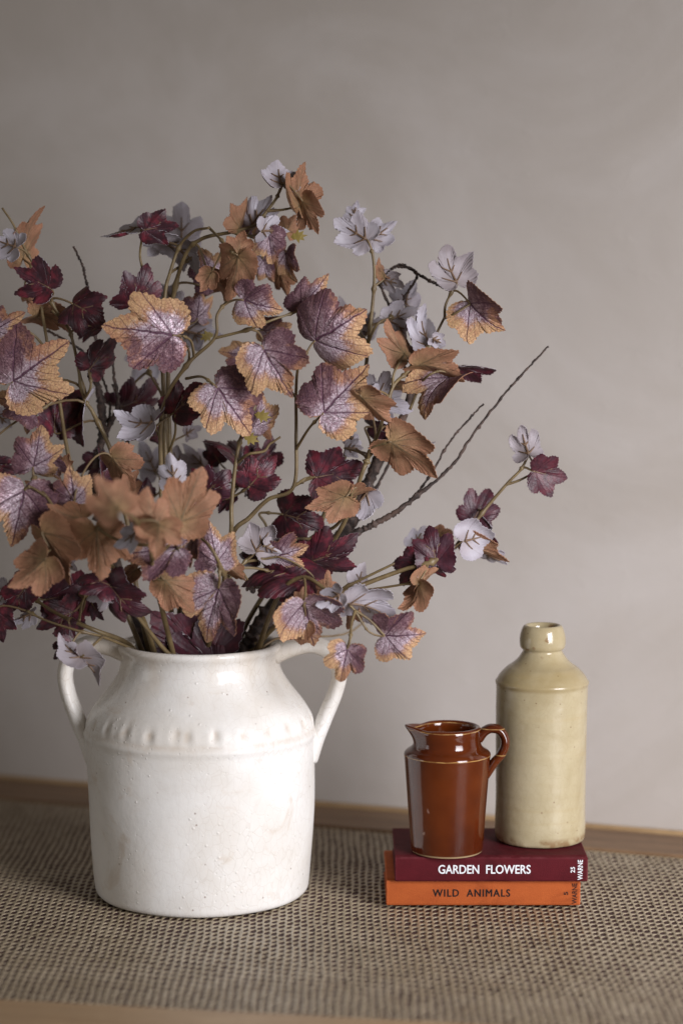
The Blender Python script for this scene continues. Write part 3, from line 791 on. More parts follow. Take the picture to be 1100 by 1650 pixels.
def unit(v): return v / (np.linalg.norm(v) + 1e-12)
WARN = []
def build_leaf(parent, stems, spec, mats, ribbed, idx):
    kind, face, bx, by, tx, ty, roll, Y, o = spec
    Y = Y / 100.0
    lean = o.get('lean', rng.uniform(-0.6, 1.0)) / 100.0
    B = at(bx, by, Y); T = at(tx, ty, Y + lean)
    fold = R_(o.get('fold', rng.uniform(6, 26) if face == 'F' else rng.uniform(14, 36))); curl = o.get('curl', rng.uniform(-1.15, 0.45))
    lat = o.get('lat', rng.uniform(-0.6, 1.15)); ec = o.get('ec', rng.uniform(-0.02, 0.20)); w = o.get('w', 1.0) * rng.uniform(0.86, 1.0)
    sh = make_shape((fold, curl, lat, ec, w, idx * 13 + 5))
    t0u, t0v, t0h = sh(np.array([0.0]), np.array([1.0]), np.array([1.0]))
    tip = np.array([t0u[0], t0v[0], t0h[0]])
    c0u, c0v, c0h = sh(np.array([0.0]), np.array([0.0]), np.array([0.0]))
    org = np.array([c0u[0], c0v[0], c0h[0]])
    chord = tip - org; cl = np.linalg.norm(chord)
    L = np.linalg.norm(T - B) / cl
    t = unit(T - B)
    view = unit(CAM - (B + T) / 2)
    n = unit(view - t * np.dot(view, t))
    if face == 'K': n = -n
    ang = R_(roll)
    n = n * math.cos(ang) + np.cross(t, n) * math.sin(ang)
    l = np.cross(n, t)
    # tilt so the bent chord lies on t
    ca = chord / cl
    tv = np.array([0, ca[1], ca[2]]); ang2 = math.atan2(tv[2], tv[1])
    c2, s2 = math.cos(-ang2), math.sin(-ang2)
    def place(u, v, h):
        u = u - org[0]; v = v - org[1]; h = h - org[2]
        v2 = v * c2 - h * s2; h2 = v * s2 + h * c2
        return B + L * (np.outer(u, l) + np.outer(v2, t) + np.outer(h2, n))
    U, Vv, S, F, nr = template(o.get('shape', kind), idx * 7 + 3)
    P = place(*sh(U, Vv, S))
    m = len(P)
    # back surface, 0.4 mm behind, along the bent normal
    acc = np.zeros_like(P)
    Q = np.array([f for f in F if len(f) == 4])
    fn = np.cross(P[Q[:, 1]] - P[Q[:, 0]], P[Q[:, 3]] - P[Q[:, 0]])
    fn /= np.linalg.norm(fn, axis=1)[:, None] + 1e-15
    if np.mean(fn @ n) < 0:
        F = [tuple(reversed(f)) for f in F]; fn = -fn
    for k in range(4): np.add.at(acc, Q[:, k], fn)
    acc[0] = n
    acc /= np.linalg.norm(acc, axis=1)[:, None] + 1e-12
    PB = P - acc * 0.00035
    FF = list(F) + [tuple(i + m for i in reversed(f)) for f in F]
    mi = [0] * len(F) + [1] * len(F)
    st = m - nr
    for k in range(nr):                          # the cut edge has vertices of its own, so it shades apart
        a, b = 2 * m + k, 2 * m + (k + 1) % nr
        FF.append((a, a + nr, b + nr, b)); mi.append(1)
    lf = mesh_obj('leaf', np.vstack([P, PB, P[st:], PB[st:]]), FF, mats, parent, midx=mi, origin=B)
    at_ = lf.data.attributes.new('leaf_uv', 'FLOAT_VECTOR', 'POINT')
    uvw = np.stack([U, Vv, S], 1); at_.data.foreach_set('vector', np.vstack([uvw, uvw, uvw[st:], uvw[st:]]).astype(np.float32).ravel())
    # moulded rib on the underside
    if ribbed:
        mb = MB()
        def rb(pu, pv, r0, r1):
            pp = place(*sh(np.array(pu), np.array(pv), np.hypot(pu, pv))) - n * 0.0007
            V_, F_ = tube(pp, np.linspace(r0, r1, len(pp)), 6); mb.add(V_ - B, F_)
        vs = np.linspace(0.0, 0.62, 9); rb(np.zeros(9), vs, 0.00105, 0.0005)
        for v0, ln, an in ((0.03, 0.34, 52), (0.30, 0.26, 46)):
            for sg in (-1, 1):
                q = np.linspace(0, ln, 6)
                rb(sg * q * math.sin(R_(an)), v0 + q * math.cos(R_(an)), 0.0008, 0.0004)
        mb.build('rib', M_RIB, lf)
    # petiole to the nearest stem point
    best = None
    for sp, sr in stems:
        d = np.linalg.norm(sp - (B - t * 0.012), axis=1)
        d = d + np.where(np.arange(len(sp)) < 2, 0.05, 0)
        k = int(d.argmin())
        if best is None or d[k] < best[0]:
            tg = unit(sp[min(k + 1, len(sp) - 1)] - sp[max(k - 1, 0)]); best = (d[k], sp[k], tg, sr[k], sr, k)
    dist = np.linalg.norm(best[1] - B)
    if dist > 0.055: WARN.append((int(bx), int(by), round(dist * 100, 1)))
    p0, p3 = best[1], B
    p1 = p0 + best[2] * dist * 0.28 + (B - p0) * 0.12; p2 = B - t * dist * 0.33 - n * 0.002
    q = np.linspace(0, 1, 12)[:, None]
    pp = p0 * (1 - q) ** 3 + 3 * p1 * q * (1 - q) ** 2 + 3 * p2 * q * q * (1 - q) + p3 * q ** 3
    if dist > 0.004:
        V_, F_ = tube(pp, np.linspace(min(0.00105, best[3]), 0.00072, 12), 7)
        po = mesh_obj('petiole', V_ - B, F_, M_PETI, lf)
    best[4][best[5]] = max(best[4][best[5]], min(best[3] * 1.9, best[3] + 0.0011))
    return lf

def bract(parent, bx, by, tx, ty, Y):
    """tiny toothed yellow leaf"""
    B = at(bx, by, Y / 100); T = at(tx, ty, Y / 100 - 0.003)
    L = np.linalg.norm(T - B); t = unit(T - B); n = unit((CAM - B) - t * np.dot(CAM - B, t)); l = np.cross(n, t)
    P = [(0, 0), (.22, .2), (.16, .3), (.42, .5), (.2, .52), (.28, .8), (.08, .72), (0, 1), (-.1, .72), (-.28, .78), (-.2, .52), (-.42, .46), (-.16, .3), (-.2, .2)]
    V = [B + L * (u * l + v * t + (0.12 * abs(u) - .15 * v * v) * n) for u, v in P]
    V2 = [p - n * 0.0004 for p in V]
    k = len(P)
    F = [(0, 1, 2, 12, 13), (2, 3, 4, 10, 11, 12), (4, 5, 6, 8, 9, 10), (6, 7, 8)]
    FF = F + [tuple(i + k for i in reversed(f)) for f in F] + [(i, i + k, (i + 1) % k + k, (i + 1) % k) for i in range(k)]
    return mesh_obj('bract', V + V2, FF, M_BRACT, parent, smooth=False, origin=B)

LEAF_N = [0]
def spray(label, species, stems, leaves, bracts=(), r0=0.0023, r1=0.00095, tip=False):
    """species 'A' amber or 'B' burgundy; stems: pixel polylines with depth in cm; a leaf may override the species"""
    base = at(stems[0][0][0], stems[0][0][1], stems[0][0][2] / 100)
    o = empty('leaf_spray', base)
    tag(o, label, 'leaf spray', 'artificial leaf sprays standing in the cream jar')
    inv = -base
    S = []
    for k, st in enumerate(stems):
        P = catmull([at(x, y, d / 100) for x, y, d in st], 10)
        t = np.linspace(0, 1, len(P))
        a, b = (r0, r1) if k == 0 else (r1 * 1.25, r1 * 0.85)
        S.append((P, a + (b - a) * t ** 0.8))
    for lf in leaves:
        sp = lf[0]
        LEAF_N[0] += 1
        opts = lf[8] if len(lf) > 8 else {}
        x = build_leaf(o, S, (lf[0], lf[1], lf[2], lf[3], lf[4], lf[5], lf[6], lf[7], opts), [M_AF, M_AB] if sp == 'A' else [M_BF, M_BB], sp == 'B', LEAF_N[0])
        x.location = Vector(x.location) + Vector(inv)
    for b in bracts:
        x = bract(o, *b); x.location = Vector(x.location) + Vector(inv)
    mb = MB()
    for P, r in S:
        rr = np.maximum(r, np.convolve(np.pad(r, 1, mode='edge'), [0.25, 0.5, 0.25], 'valid'))
        mb.add(*tube(P, rr, 9))
    so = mb.build('stem', M_STEM, o, origin=base); so.location = (0, 0, 0)
    return o

# one row per leaf: species, face (F front, K back), base x y, tip x y in photo pixels, roll, depth cm, options
spray('leaf spray nearest the left edge with amber veined leaves, one tan leaf pointing up', 'A',
      [[(236, 1066, 0), (205, 990, 0), (150, 870, 1), (112, 740, 1), (95, 640, 0), (78, 560, 0), (64, 480, 1), (50, 425, 1)],
       [(95, 640, 0), (60, 660, -1), (30, 630, -3)], [(80, 570, 0), (55, 540, 0), (30, 530, -1)]],
      [('A', 'F', -10, 532, 42, 503, 15, -2), ('A', 'F', 21, 615, 113, 549, 0, -4, {'fold': 6, 'curl': -.2, 'w': 1.15}), ('A', 'F', 52, 663, -6, 640, 25, -1),
       ('A', 'F', 48, 662, 44, 700, 40, 1), ('A', 'K', 38, 412, 73, 331, 60, 2, {'fold': 12, 'w': 1.0}), ('A', 'K', 42, 470, 50, 497, 20, 3), ('A', 'K', 57, 508, 118, 538, 45, 1)])
spray('leaf spray at upper left with dark burgundy leaves and one pale underside', 'B',
      [[(244, 1066, 1), (222, 960, 1), (205, 840, 1), (182, 735, 0), (150, 665, 0), (136, 640, 0), (120, 560, 0), (108, 525, 0), (84, 500, 0)],
       [(108, 525, 0), (85, 490, 0), (62, 440, 0), (40, 400, 0), (22, 362, 0), (4, 335, 0)], [(137, 642, 0), (146, 625, -1), (146, 600, -1)]],
      [('B', 'K', 26, 398, -20, 380, 10, -1), ('B', 'F', 80, 464, 22, 430, 5, -2), ('B', 'F', 118, 490, 172, 527, -10, -1, {'fold': 14}),
       ('B', 'F', 146, 593, 190, 539, 38, -1), ('B', 'F', 157, 528, 126, 546, 45, 2), ('B', 'F', 88, 692, 93, 613, 22, 1), ('B', 'F', 138, 645, 135, 721, 58, 2),
       ('B', 'K', -4, 668, 20, 690, 10, 3), ('B', 'F', -12, 747, 33, 762, 15, -1), ('B', 'F', 166, 742, 122, 760, 15, 4), ('B', 'F', 166, 784, 158, 716, 62, 4)])
spray('leaf spray at top left with small burgundy leaves and flat pale undersides', 'B',
      [[(276, 1066, 1), (275, 900, 1), (268, 770, 1), (264, 640, 1), (262, 560, 1), (266, 475, 1), (274, 440, 1), (290, 396, 1), (312, 373, 0), (337, 367, -1)],
       [(262, 520, 1), (240, 470, 1), (228, 425, 0), (226, 405, 0), (231, 372, -1)], [(274, 440, 1), (296, 425, 2), (312, 412, 2)]],
      [('B', 'F', 234, 370, 290, 364, 12, -1.5), ('B', 'K', 220, 368, 162, 382, 66, 0), ('B', 'F', 212, 492, 238, 423, 18, 0), ('B', 'K', 293, 392, 293, 324, 4, 8, {'w': 1.15}),
       ('B', 'K', 268, 393, 320, 444, 58, 2), ('B', 'K', 266, 390, 226, 384, 52, 4), ('B', 'K', 270, 492, 286, 452, 5, 6)])
spray('topmost leaf spray, its stem bent right under tan and lilac leaves', 'A',
      [[(290, 1066, 2), (288, 900, 2), (276, 760, 2), (271, 620, 2), (276, 500, 2), (297, 415, 1), (325, 385, 0), (372, 374, -1), (412, 362, -1), (430, 340, -1), (446, 318, -1), (453, 297, -1)],
       [(337, 367, 0), (355, 385, -2), (376, 408, -3)], [(430, 340, -1), (455, 338, -1), (478, 333, -1)], [(372, 374, -1), (400, 380, -1), (425, 376, -2)], [(412, 362, 0), (440, 390, 1), (455, 408, 0)]],
      [('A', 'F', 346, 456, 317, 398, 30, 3), ('A', 'K', 340, 440, 322, 471, 15, -1), ('A', 'K', 338, 440, 362, 486, 66, 0), ('A', 'F', 318, 512, 322, 459, 15, 4),
       ('A', 'K', 383, 412, 366, 486, 24, -3, {'fold': 16, 'ec': .02, 'w': .95}), ('A', 'K', 385, 412, 394, 371, 25, -2), ('A', 'K', 385, 368, 398, 317, 52, -1),
       ('B', 'K', 406, 362, 438, 314, 8, 0, {'ec': -.5}), ('B', 'F', 394, 372, 384, 338, 40, 2), ('B', 'K', 453, 297, 447, 257, 36, -1, {'shape': 'C', 'w': 1.6}),
       ('A', 'K', 481, 333, 492, 260, 50, -1, {'fold': 14, 'w': 1.15}), ('A', 'K', 488, 325, 513, 378, 46, -1.2, {'fold': 12}), ('B', 'K', 422, 372, 467, 373, 14, -2.2),
       ('A', 'F', 432, 376, 440, 426, 5, -1.6), ('A', 'K', 462, 372, 479, 345, 10, 2), ('A', 'F', 461, 407, 479, 456, 38, -1, {'fold': 28}), ('A', 'F', 424, 418, 442, 456, 20, 4), ('A', 'K', 450, 438, 463, 477, 28, 4)],
      [(468, 382, 495, 379, -1)])
spray('leaf spray carrying the big leftward pointing amber leaf above a silvery forked stem', 'A',
      [[(262, 1066, 0), (262, 950, 0), (260, 780, 0), (262, 660, -1), (300, 590, -2), (346, 545, -2), (350, 508, -2), (368, 482, -1)],
       [(346, 545, -2), (400, 531, -2), (440, 515, -2), (480, 502, -1)], [(313, 575, -2), (308, 550, -4), (295, 541, -5)]],
      [('A', 'F', 278, 540, 163, 525, 0, -5, {'fold': 8, 'curl': -.15, 'w': 1.05}), ('A', 'F', 393, 484, 457, 500, 8, -2.5, {'w': 1.08}), ('A', 'F', 424, 532, 471, 522, 30, 3),
       ('A', 'F', 396, 573, 351, 566, 18, 3), ('A', 'F', 485, 496, 530, 440, 12, -1), ('B', 'K', 298, 532, 366, 542, 60, 5), ('B', 'K', 310, 528, 322, 566, 10, 7)],
      [(345, 536, 322, 548, 5)])
spray('leaf spray in the middle with two large amber leaves hanging down and a tendril', 'A',
      [[(346, 1066, 0), (358, 960, -2), (372, 862, -3), (373, 815, -3), (380, 745, -3), (390, 700, -3), (412, 652, -3), (420, 636, -3)],
       [(383, 745, -3), (400, 732, -4), (425, 727, -4), (434, 716, -4), (440, 712, -4), (452, 704, -4)], [(412, 652, -3), (425, 590, -4), (424, 572, -5)], [(300, 610, -2), (325, 607, -4), (345, 620, -5)]],
      [('A', 'F', 350, 625, 404, 702, -12, -5, {'fold': 10, 'w': 1.12}), ('A', 'F', 406, 690, 412, 620, 56, -2), ('A', 'F', 425, 563, 472, 642, 0, -6, {'fold': 10, 'w': 1.08}), ('A', 'K', 412, 674, 437, 708, 26, -1.5)],
      [(392, 702, 418, 712, -4), (410, 668, 438, 673, -3.5)])
spray('leaf spray right of the middle, two broad purple and amber leaves on an upright stem', 'A',
      [[(356, 1066, 0), (364, 960, -1), (374, 864, -2), (402, 834, -2), (432, 805, -2), (473, 784, -2), (477, 700, -2), (477, 630, -2), (481, 590, -3), (495, 566, -3)],
       [(477, 724, -2), (498, 690, -4), (520, 667, -5)], [(473, 784, -2), (490, 772, -1), (502, 768, -1)], [(477, 640, -2), (460, 625, -3), (435, 622, -3)]],
      [('A', 'F', 508, 549, 591, 498, 0, -3, {'fold': 8, 'w': 1.08}), ('A', 'F', 521, 665, 595, 587, 0, -5, {'fold': 6, 'w': 1.1, 'curl': -.1})])
spray('leaf spray at right of centre with large burgundy leaves around a small tan one', 'B',
      [[(372, 1066, 1), (400, 1000, 1), (445, 930, 0), (500, 868, 0), (540, 848, -2), (562, 815, -4), (567, 786, -5)],
       [(445, 910, 0), (430, 850, 1), (418, 828, 1), (440, 827, 1), (456, 829, 1)], [(473, 784, -1), (495, 772, -1), (508, 768, -1)], [(500, 868, 0), (475, 870, -2), (490, 890, -2)]],
      [('B', 'F', 511, 769, 592, 752, -5, -1, {'fold': 10}), ('B', 'F', 457, 829, 523, 846, 0, 1, {'w': 1.12}), ('A', 'K', 556, 801, 490, 819, 26, -6, {'fold': 18}),
       ('B', 'K', 592, 794, 545, 832, 52, -4), ('A', 'K', 566, 796, 607, 789, 58, -4.5), ('B', 'F', 500, 905, 578, 858, 34, -2)])
spray('leaf spray at right with the arching tan leaves and the folded amber one farthest out', 'A',
      [[(392, 1066, 1), (440, 985, 1), (520, 895, 0), (560, 830, -1), (582, 765, -2), (594, 735, -2), (612, 690, -3), (632, 625, -3), (655, 600, -2), (690, 560, -1), (715, 513, -1)],
       [(632, 625, -3), (635, 600, -3), (652, 570, -2)], [(592, 738, -2), (598, 722, -3), (632, 710, -4)], [(715, 513, -1), (733, 505, -2), (757, 490, -2)], [(716, 513, -1), (718, 490, -1), (735, 456, -1)], [(660, 660, -2), (676, 622, -2), (690, 605, -3), (705, 598, -3)]],
      [('A', 'K', 652, 571, 623, 513, 38, -2, {'fold': 18}), ('B', 'K', 695, 561, 685, 488, 44, -1), ('B', 'K', 697, 545, 717, 556, 10, -1.5), ('B', 'K', 700, 562, 668, 518, 58, 1), ('B', 'K', 694, 560, 717, 573, 15, 1),
       ('B', 'K', 735, 456, 720, 393, 30, -1, {'w': 1.15}), ('A', 'F', 757, 489, 814, 533, 24, -2, {'fold': 30, 'w': 1.2}), ('B', 'F', 738, 592, 800, 597, 70, 1), ('A', 'K', 674, 588, 749, 615, 50, -3, {'fold': 22, 'curl': -.7}),
       ('A', 'F', 723, 608, 684, 677, 42, -2.5), ('B', 'K', 604, 652, 628, 598, 16, 0), ('B', 'K', 604, 648, 666, 662, 6, -.5, {'w': 1.1}), ('A', 'K', 583, 640, 631, 682, 48, -5.6, {'fold': 20}), ('A', 'K', 640, 623, 662, 634, 30, 0),
       ('A', 'K', 630, 712, 705, 771, 34, -4, {'fold': 20, 'w': 1.0}), ('B', 'F', 640, 690, 702, 712, 62, 2), ('B', 'F', 600, 688, 655, 690, 50, 2), ('B', 'K', 560, 722, 586, 722, 8, 1, {'w': 1.2}), ('B', 'K', 570, 716, 560, 690, 14, 1.5)])
spray('leaf spray at upper right topped by white leaf undersides in a cluster', 'B',
      [[(382, 1066, 2), (425, 985, 2), (500, 880, 2), (560, 720, 2), (586, 610, 2), (593, 555, 2), (600, 490, 2), (603, 445, 2), (600, 410, 2), (592, 388, 2)],
       [(593, 552, 2), (608, 522, 1), (630, 511, 2)], [(603, 445, 2), (612, 448, 3), (618, 449, 3)], [(593, 552, 2), (583, 540, 3), (578, 532, 4)], [(592, 388, 2), (580, 365, 4), (572, 350, 6)]],
      [('B', 'K', 590, 386, 537, 352, 4, 2, {'w': 1.08}), ('B', 'K', 598, 386, 640, 356, 0, 3, {'w': 1.15}), ('B', 'K', 570, 352, 576, 322, 10, 6, {'w': 1.2}), ('B', 'K', 617, 450, 652, 462, 12, 3), ('A', 'K', 618, 444, 610, 414, 46, 2.5),
       ('B', 'K', 654, 492, 668, 450, 16, 4), ('B', 'K', 626, 517, 673, 496, 4, 2), ('B', 'K', 640, 520, 655, 548, 20, 2.4), ('B', 'K', 576, 531, 546, 476, 26, 5), ('B', 'K', 590, 538, 600, 500, 12, 6)])
spray('leaf spray reaching low to the right above the jug with burgundy end leaves', 'B',
      [[(402, 1066, 0), (440, 1012, -2), (520, 968, -3), (590, 940, -3), (650, 918, -3), (700, 903, -3), (748, 868, -1), (772, 832, 0), (815, 781, 0), (838, 757, 0), (851, 733, 0)],
       [(815, 781, 0), (836, 774, 0), (861, 761, 0)], [(440, 1012, -2), (540, 955, -2), (600, 925, -2), (640, 905, -2), (666, 886, 0), (690, 862, 2)], [(560, 955, -3), (610, 948, -3), (672, 938, -4)]],
      [('B', 'K', 851, 732, 839, 684, 6, 0, {'w': 1.05}), ('B', 'F', 861, 760, 914, 771, 4, -.5, {'w': 1.2}), ('B', 'F', 762, 838, 789, 787, 6, 1, {'w': 1.12}), ('B', 'F', 764, 832, 803, 876, 42, 2), ('B', 'K', 748, 872, 798, 861, 4, -2, {'shape': 'C', 'w': 1.15}),
       ('A', 'K', 757, 879, 821, 905, 50, -1), ('B', 'K', 785, 893, 817, 910, 40, 0), ('B', 'F', 702, 908, 691, 846, 4, -3), ('B', 'F', 674, 902, 643, 943, 12, -3), ('B', 'F', 695, 908, 735, 917, 34, -2),
       ('A', 'K', 674, 940, 706, 916, 44, -4.2), ('A', 'K', 674, 940, 640, 981, 52, -4.2), ('B', 'K', 667, 879, 686, 847, 24, 3), ('A', 'K', 704, 861, 736, 884, 54, 2), ('B', 'K', 580, 948, 588, 905, 56, -1, {'shape': 'C'})])
spray('leaf spray low over the right handle of the jar with curled amber leaves', 'A',
      [[(412, 1066, -2), (428, 1010, -4), (455, 950, -6), (490, 930, -7), (525, 950, -8), (552, 965, -8), (572, 984, -8)],
       [(572, 984, -8), (566, 1005, -9), (564, 1030, -10), (560, 1044, -10)], [(572, 984, -8), (596, 1000, -8), (619, 1024, -8)], [(572, 984, -8), (580, 998, -8), (590, 1014, -8)], [(490, 930, -7), (492, 950, -8), (490, 972, -9)]],
      [('A', 'F', 490, 972, 506, 1042, 0, -9, {'lean': 2.4, 'w': 1.1, 'fold': 10}), ('A', 'K', 488, 1000, 450, 1030, 16, -7.6), ('A', 'K', 528, 958, 528, 918, 5, -7), ('A', 'K', 484, 972, 490, 944, 20, -7.5), ('B', 'K', 547, 958, 508, 976, 14, -9.6),
       ('B', 'K', 562, 972, 642, 1004, 44, -8.2), ('B', 'K', 560, 968, 590, 950, 40, -7.5), ('B', 'K', 598, 984, 615, 952, 5, 9), ('A', 'K', 555, 970, 560, 1015, 46, -7), ('A', 'F', 559, 1046, 548, 1099, 0, -10, {'fold': 24, 'w': 1.25}), ('A', 'F', 620, 1025, 687, 1020, 6, -8, {'fold': 14})])
spray('leaf spray at low centre with amber leaves drooping over the jar mouth', 'A',
      [[(330, 1066, -1), (345, 1000, -4), (362, 940, -7), (352, 905, -9), (338, 880, -9), (325, 868, -8)],
       [(362, 940, -6), (395, 905, -5), (432, 868, -4)], [(352, 905, -9), (354, 925, -10), (352, 948, -9.5)], [(395, 905, -5), (430, 900, -5), (445, 897, -5)], [(355, 920, -7), (400, 915, -6), (432, 920, -5), (437, 930, -5)]],
      [('A', 'F', 349, 908, 336, 837, 0, -8, {'w': 1.05}), ('A', 'F', 352, 948, 332, 1036, 22, -9.4, {'fold': 12}), ('A', 'K', 368, 915, 397, 936, 26, -7), ('A', 'F', 446, 897, 498, 879, 6, -4.5), ('B', 'K', 413, 889, 441, 846, 2, -5, {'w': 1.1}), ('B', 'K', 428, 880, 456, 893, 12, -5),
       ('B', 'F', 418, 900, 392, 872, 20, -3), ('B', 'K', 414, 900, 385, 893, 12, -3), ('B', 'F', 500, 934, 388, 946, 62, -5), ('B', 'F', 440, 931, 509, 956, 44, -4.4), ('B', 'K', 405, 940, 426, 952, 20, -4), ('B', 'K', 442, 934, 436, 964, 20, -3)])
spray('leaf spray in the shade behind with blurred burgundy leaves and grey lilac undersides', 'B',
      [[(300, 1066, 2), (292, 950, 3), (278, 840, 3), (268, 740, 2), (268, 690, 1), (262, 640, 2), (240, 600, 5)],
       [(268, 740, 2), (282, 700, 0), (282, 668, -1)], [(278, 840, 3), (330, 810, 0), (335, 796, -1)], [(330, 810, 0), (375, 800, 0), (402, 784, -1)], [(278, 800, 3), (262, 775, 6), (252, 762, 9)], [(268, 740, 2), (255, 700, 0), (246, 682, -2)], [(335, 805, 1), (370, 790, 3), (398, 770, 3)]],
      [('B', 'K', 246, 562, 214, 613, 8, 9), ('B', 'F', 194, 656, 249, 607, 52, 6), ('B', 'K', 246, 681, 182, 661, 34, -2, {'fold': 14}), ('B', 'F', 280, 665, 327, 617, 6, -1), ('B', 'K', 251, 762, 225, 707, 8, 10), ('B', 'K', 336, 762, 294, 714, 26, 7),
       ('B', 'F', 331, 793, 372, 757, 8, -1), ('B', 'F', 338, 796, 308, 754, 16, -.6), ('B', 'F', 396, 776, 325, 711, 74, 3), ('B', 'F', 402, 783, 447, 733, 2, -1, {'w': 1.05}), ('B', 'F', 405, 754, 411, 698, 32, 3), ('B', 'F', 415, 752, 438, 700, 36, 4), ('B', 'K', 290, 745, 262, 716, 20, 6), ('B', 'F', 352, 742, 330, 708, 22, 5), ('B', 'F', 262, 705, 238, 690, 30, 4), ('B', 'K', 300, 700, 326, 688, 24, 5), ('B', 'F', 236, 800, 214, 770, 20, 5), ('B', 'F', 372, 800, 352, 828, 30, 3)])
spray('leaf spray at lower left leaning to the viewer with amber veined leaves pointing up', 'A',
      [[(254, 1066, -2), (225, 985, -6), (175, 905, -9), (120, 860, -10), (75, 800, -9), (55, 770, -8)],
       [(120, 860, -10), (122, 830, -9), (120, 806, -9)], [(75, 800, -9), (50, 785, -9), (40, 790, -9)], [(160, 895, -9), (100, 880, -11), (75, 890, -12)]],
      [('A', 'F', 54, 752, 67, 684, 4, -8), ('A', 'F', 120, 808, 112, 747, 4, -8.5), ('A', 'F', 39, 790, 18, 882, -6, -9, {'fold': 10}), ('A', 'K', 133, 836, 74, 811, 28, -11), ('A', 'K', 181, 737, 217, 791, 38, -6), ('A', 'K', 206, 802, 223, 757, 46, -6),
       ('A', 'K', 70, 858, 114, 943, 52, -12), ('A', 'K', 73, 902, 12, 946, 22, -13), ('B', 'K', 70, 884, 92, 922, 10, -5), ('B', 'K', 105, 905, 125, 920, 10, -5), ('A', 'F', 75, 735, 100, 775, 30, -6), ('A', 'K', 65, 790, 40, 775, 30, -6), ('A', 'F', 128, 838, 108, 868, 10, -8), ('A', 'K', 100, 755, 112, 730, 10, -3)])
spray('leaf spray nearest the camera, out of focus, with plain tan leaf backs', 'A',
      [[(282, 1066, -3), (262, 985, -6), (248, 930, -10), (240, 872, -14), (215, 835, -19), (190, 821, -24)],
       [(244, 905, -12), (280, 870, -13), (290, 842, -13)], [(245, 880, -14), (190, 870, -13), (156, 850, -13)], [(248, 930, -10), (270, 895, -11), (288, 884, -11)], [(248, 930, -10), (256, 934, -10), (264, 934, -10)]],
      [('A', 'K', 190, 820, 152, 765, 0, -25, {'w': 1.1}), ('B', 'K', 282, 780, 274, 729, 2, -8), ('A', 'K', 290, 842, 326, 751, 10, -13, {'fold': 12}), ('A', 'K', 250, 852, 238, 783, 30, -17), ('A', 'K', 256, 845, 250, 903, 4, -18, {'w': 1.2}),
       ('B', 'K', 224, 853, 183, 881, 48, -14), ('A', 'F', 286, 882, 189, 896, 10, -11, {'w': .95}), ('A', 'F', 310, 868, 306, 916, 46, -10), ('A', 'K', 265, 935, 313, 987, 10, -10), ('A', 'K', 219, 919, 184, 937, 44, -9), ('A', 'K', 155, 852, 163, 936, 6, -13, {'fold': 14}), ('A', 'K', 168, 850, 190, 835, 20, -12)])
spray('leaf spray drooping low at left with dark burgundy leaves beside the left handle', 'B',
      [[(228, 1066, 0), (205, 1036, -2), (150, 1014, -4), (95, 990, -3), (60, 968, -2), (38, 950, -2)],
       [(215, 1046, -2), (165, 1026, -6), (125, 1016, -7), (75, 1000, -6), (45, 985, -5)], [(165, 1026, -6), (150, 1040, -9), (132, 1058, -9)], [(128, 1000, -4), (132, 975, -2), (138, 958, -1)]],
      [('B', 'F', 75, 966, 140, 953, 0, 0, {'w': 1.2}), ('B', 'F', 118, 986, 58, 1014, 0, 0, {'w': 1.1}), ('B', 'F', 42, 946, 12, 986, 10, -3), ('B', 'F', -4, 986, 6, 1036, 15, -4), ('B', 'K', 52, 989, 18, 1003, 36, -4), ('B', 'K', 12, 945, -8, 985, 20, 1),
       ('B', 'K', 131, 1060, 95, 1019, 54, -9, {'shape': 'C'}), ('B', 'K', 131, 1058, 161, 1106, 58, -9, {'shape': 'C'}), ('B', 'F', 112, 1040, 86, 1062, 20, -7.5), ('B', 'F', 125, 985, 80, 918, 10, 1), ('B', 'F', 60, 930, 20, 950, 10, -1), ('B', 'F', 112, 1005, 122, 1030, 10, -5), ('B', 'F', 90, 942, 60, 925, 10, 2), ('B', 'F', 130, 960, 158, 935, 20, 2), ('B', 'K', 40, 975, 22, 958, 25, 0), ('B', 'F', 150, 975, 168, 1000, 45, 0)])
spray('leaf spray short and low, its burgundy leaf filling the front of the jar mouth', 'B',
      [[(300, 1075, -4), (270, 1052, -4.4), (235, 1010, -6), (200, 965, -8), (178, 944, -9)], [(340, 1072, -4), (338, 1064, -4), (336, 1058, -4)]],
      [('B', 'F', 336, 1066, 243, 984, 0, -2.4, {'lean': 0.6, 'w': 1.3, 'curl': 0.1, 'lat': 0.0, 'fold': 6, 'ec': 0.0}), ('B', 'F', 350, 1075, 268, 1026, 30, -2.9, {'lean': 0.5, 'curl': 0.1, 'lat': 0.0, 'ec': 0.0}), ('B', 'F', 178, 944, 247, 987, 38, -9), ('B', 'F', 180, 944, 122, 936, 46, -9), ('B', 'K', 182, 948, 140, 967, 46, -8.6)])

# bare dark twigs
def twig(label, stems, name='bare_twig'):
    base = at(stems[0][0][0][0], stems[0][0][0][1], stems[0][0][0][2] / 100)
    o = empty(name, base)
    tag(o, label, 'twig', 'bare twigs standing in the cream jar')
    q = np.random.RandomState(11)
    for k, (st, a, b) in enumerate(stems):
        P = catmull([at(x, y, d / 100) for x, y, d in st], 14)
        m = len(P)
        P = P + np.cumsum(q.normal(0, 0.00010, (m, 3)), axis=0) + q.normal(0, 0.00022, (m, 3))
        t = np.linspace(0, 1, m)
        r = (np.interp(t, *a) if isinstance(a, tuple) else a + (b - a) * t ** 0.45) * (1 + 0.16 * q.normal(0, 1, m).clip(-1, 1.6))
        for j in range(6, m - 3, 11): r[j] *= 1.5
        V, F = tube(P, r, 9)
        mesh_obj('branch' if k == 0 else 'side_shoot', V, F, M_BARK, o, origin=base).location = (0, 0, 0)
    return o
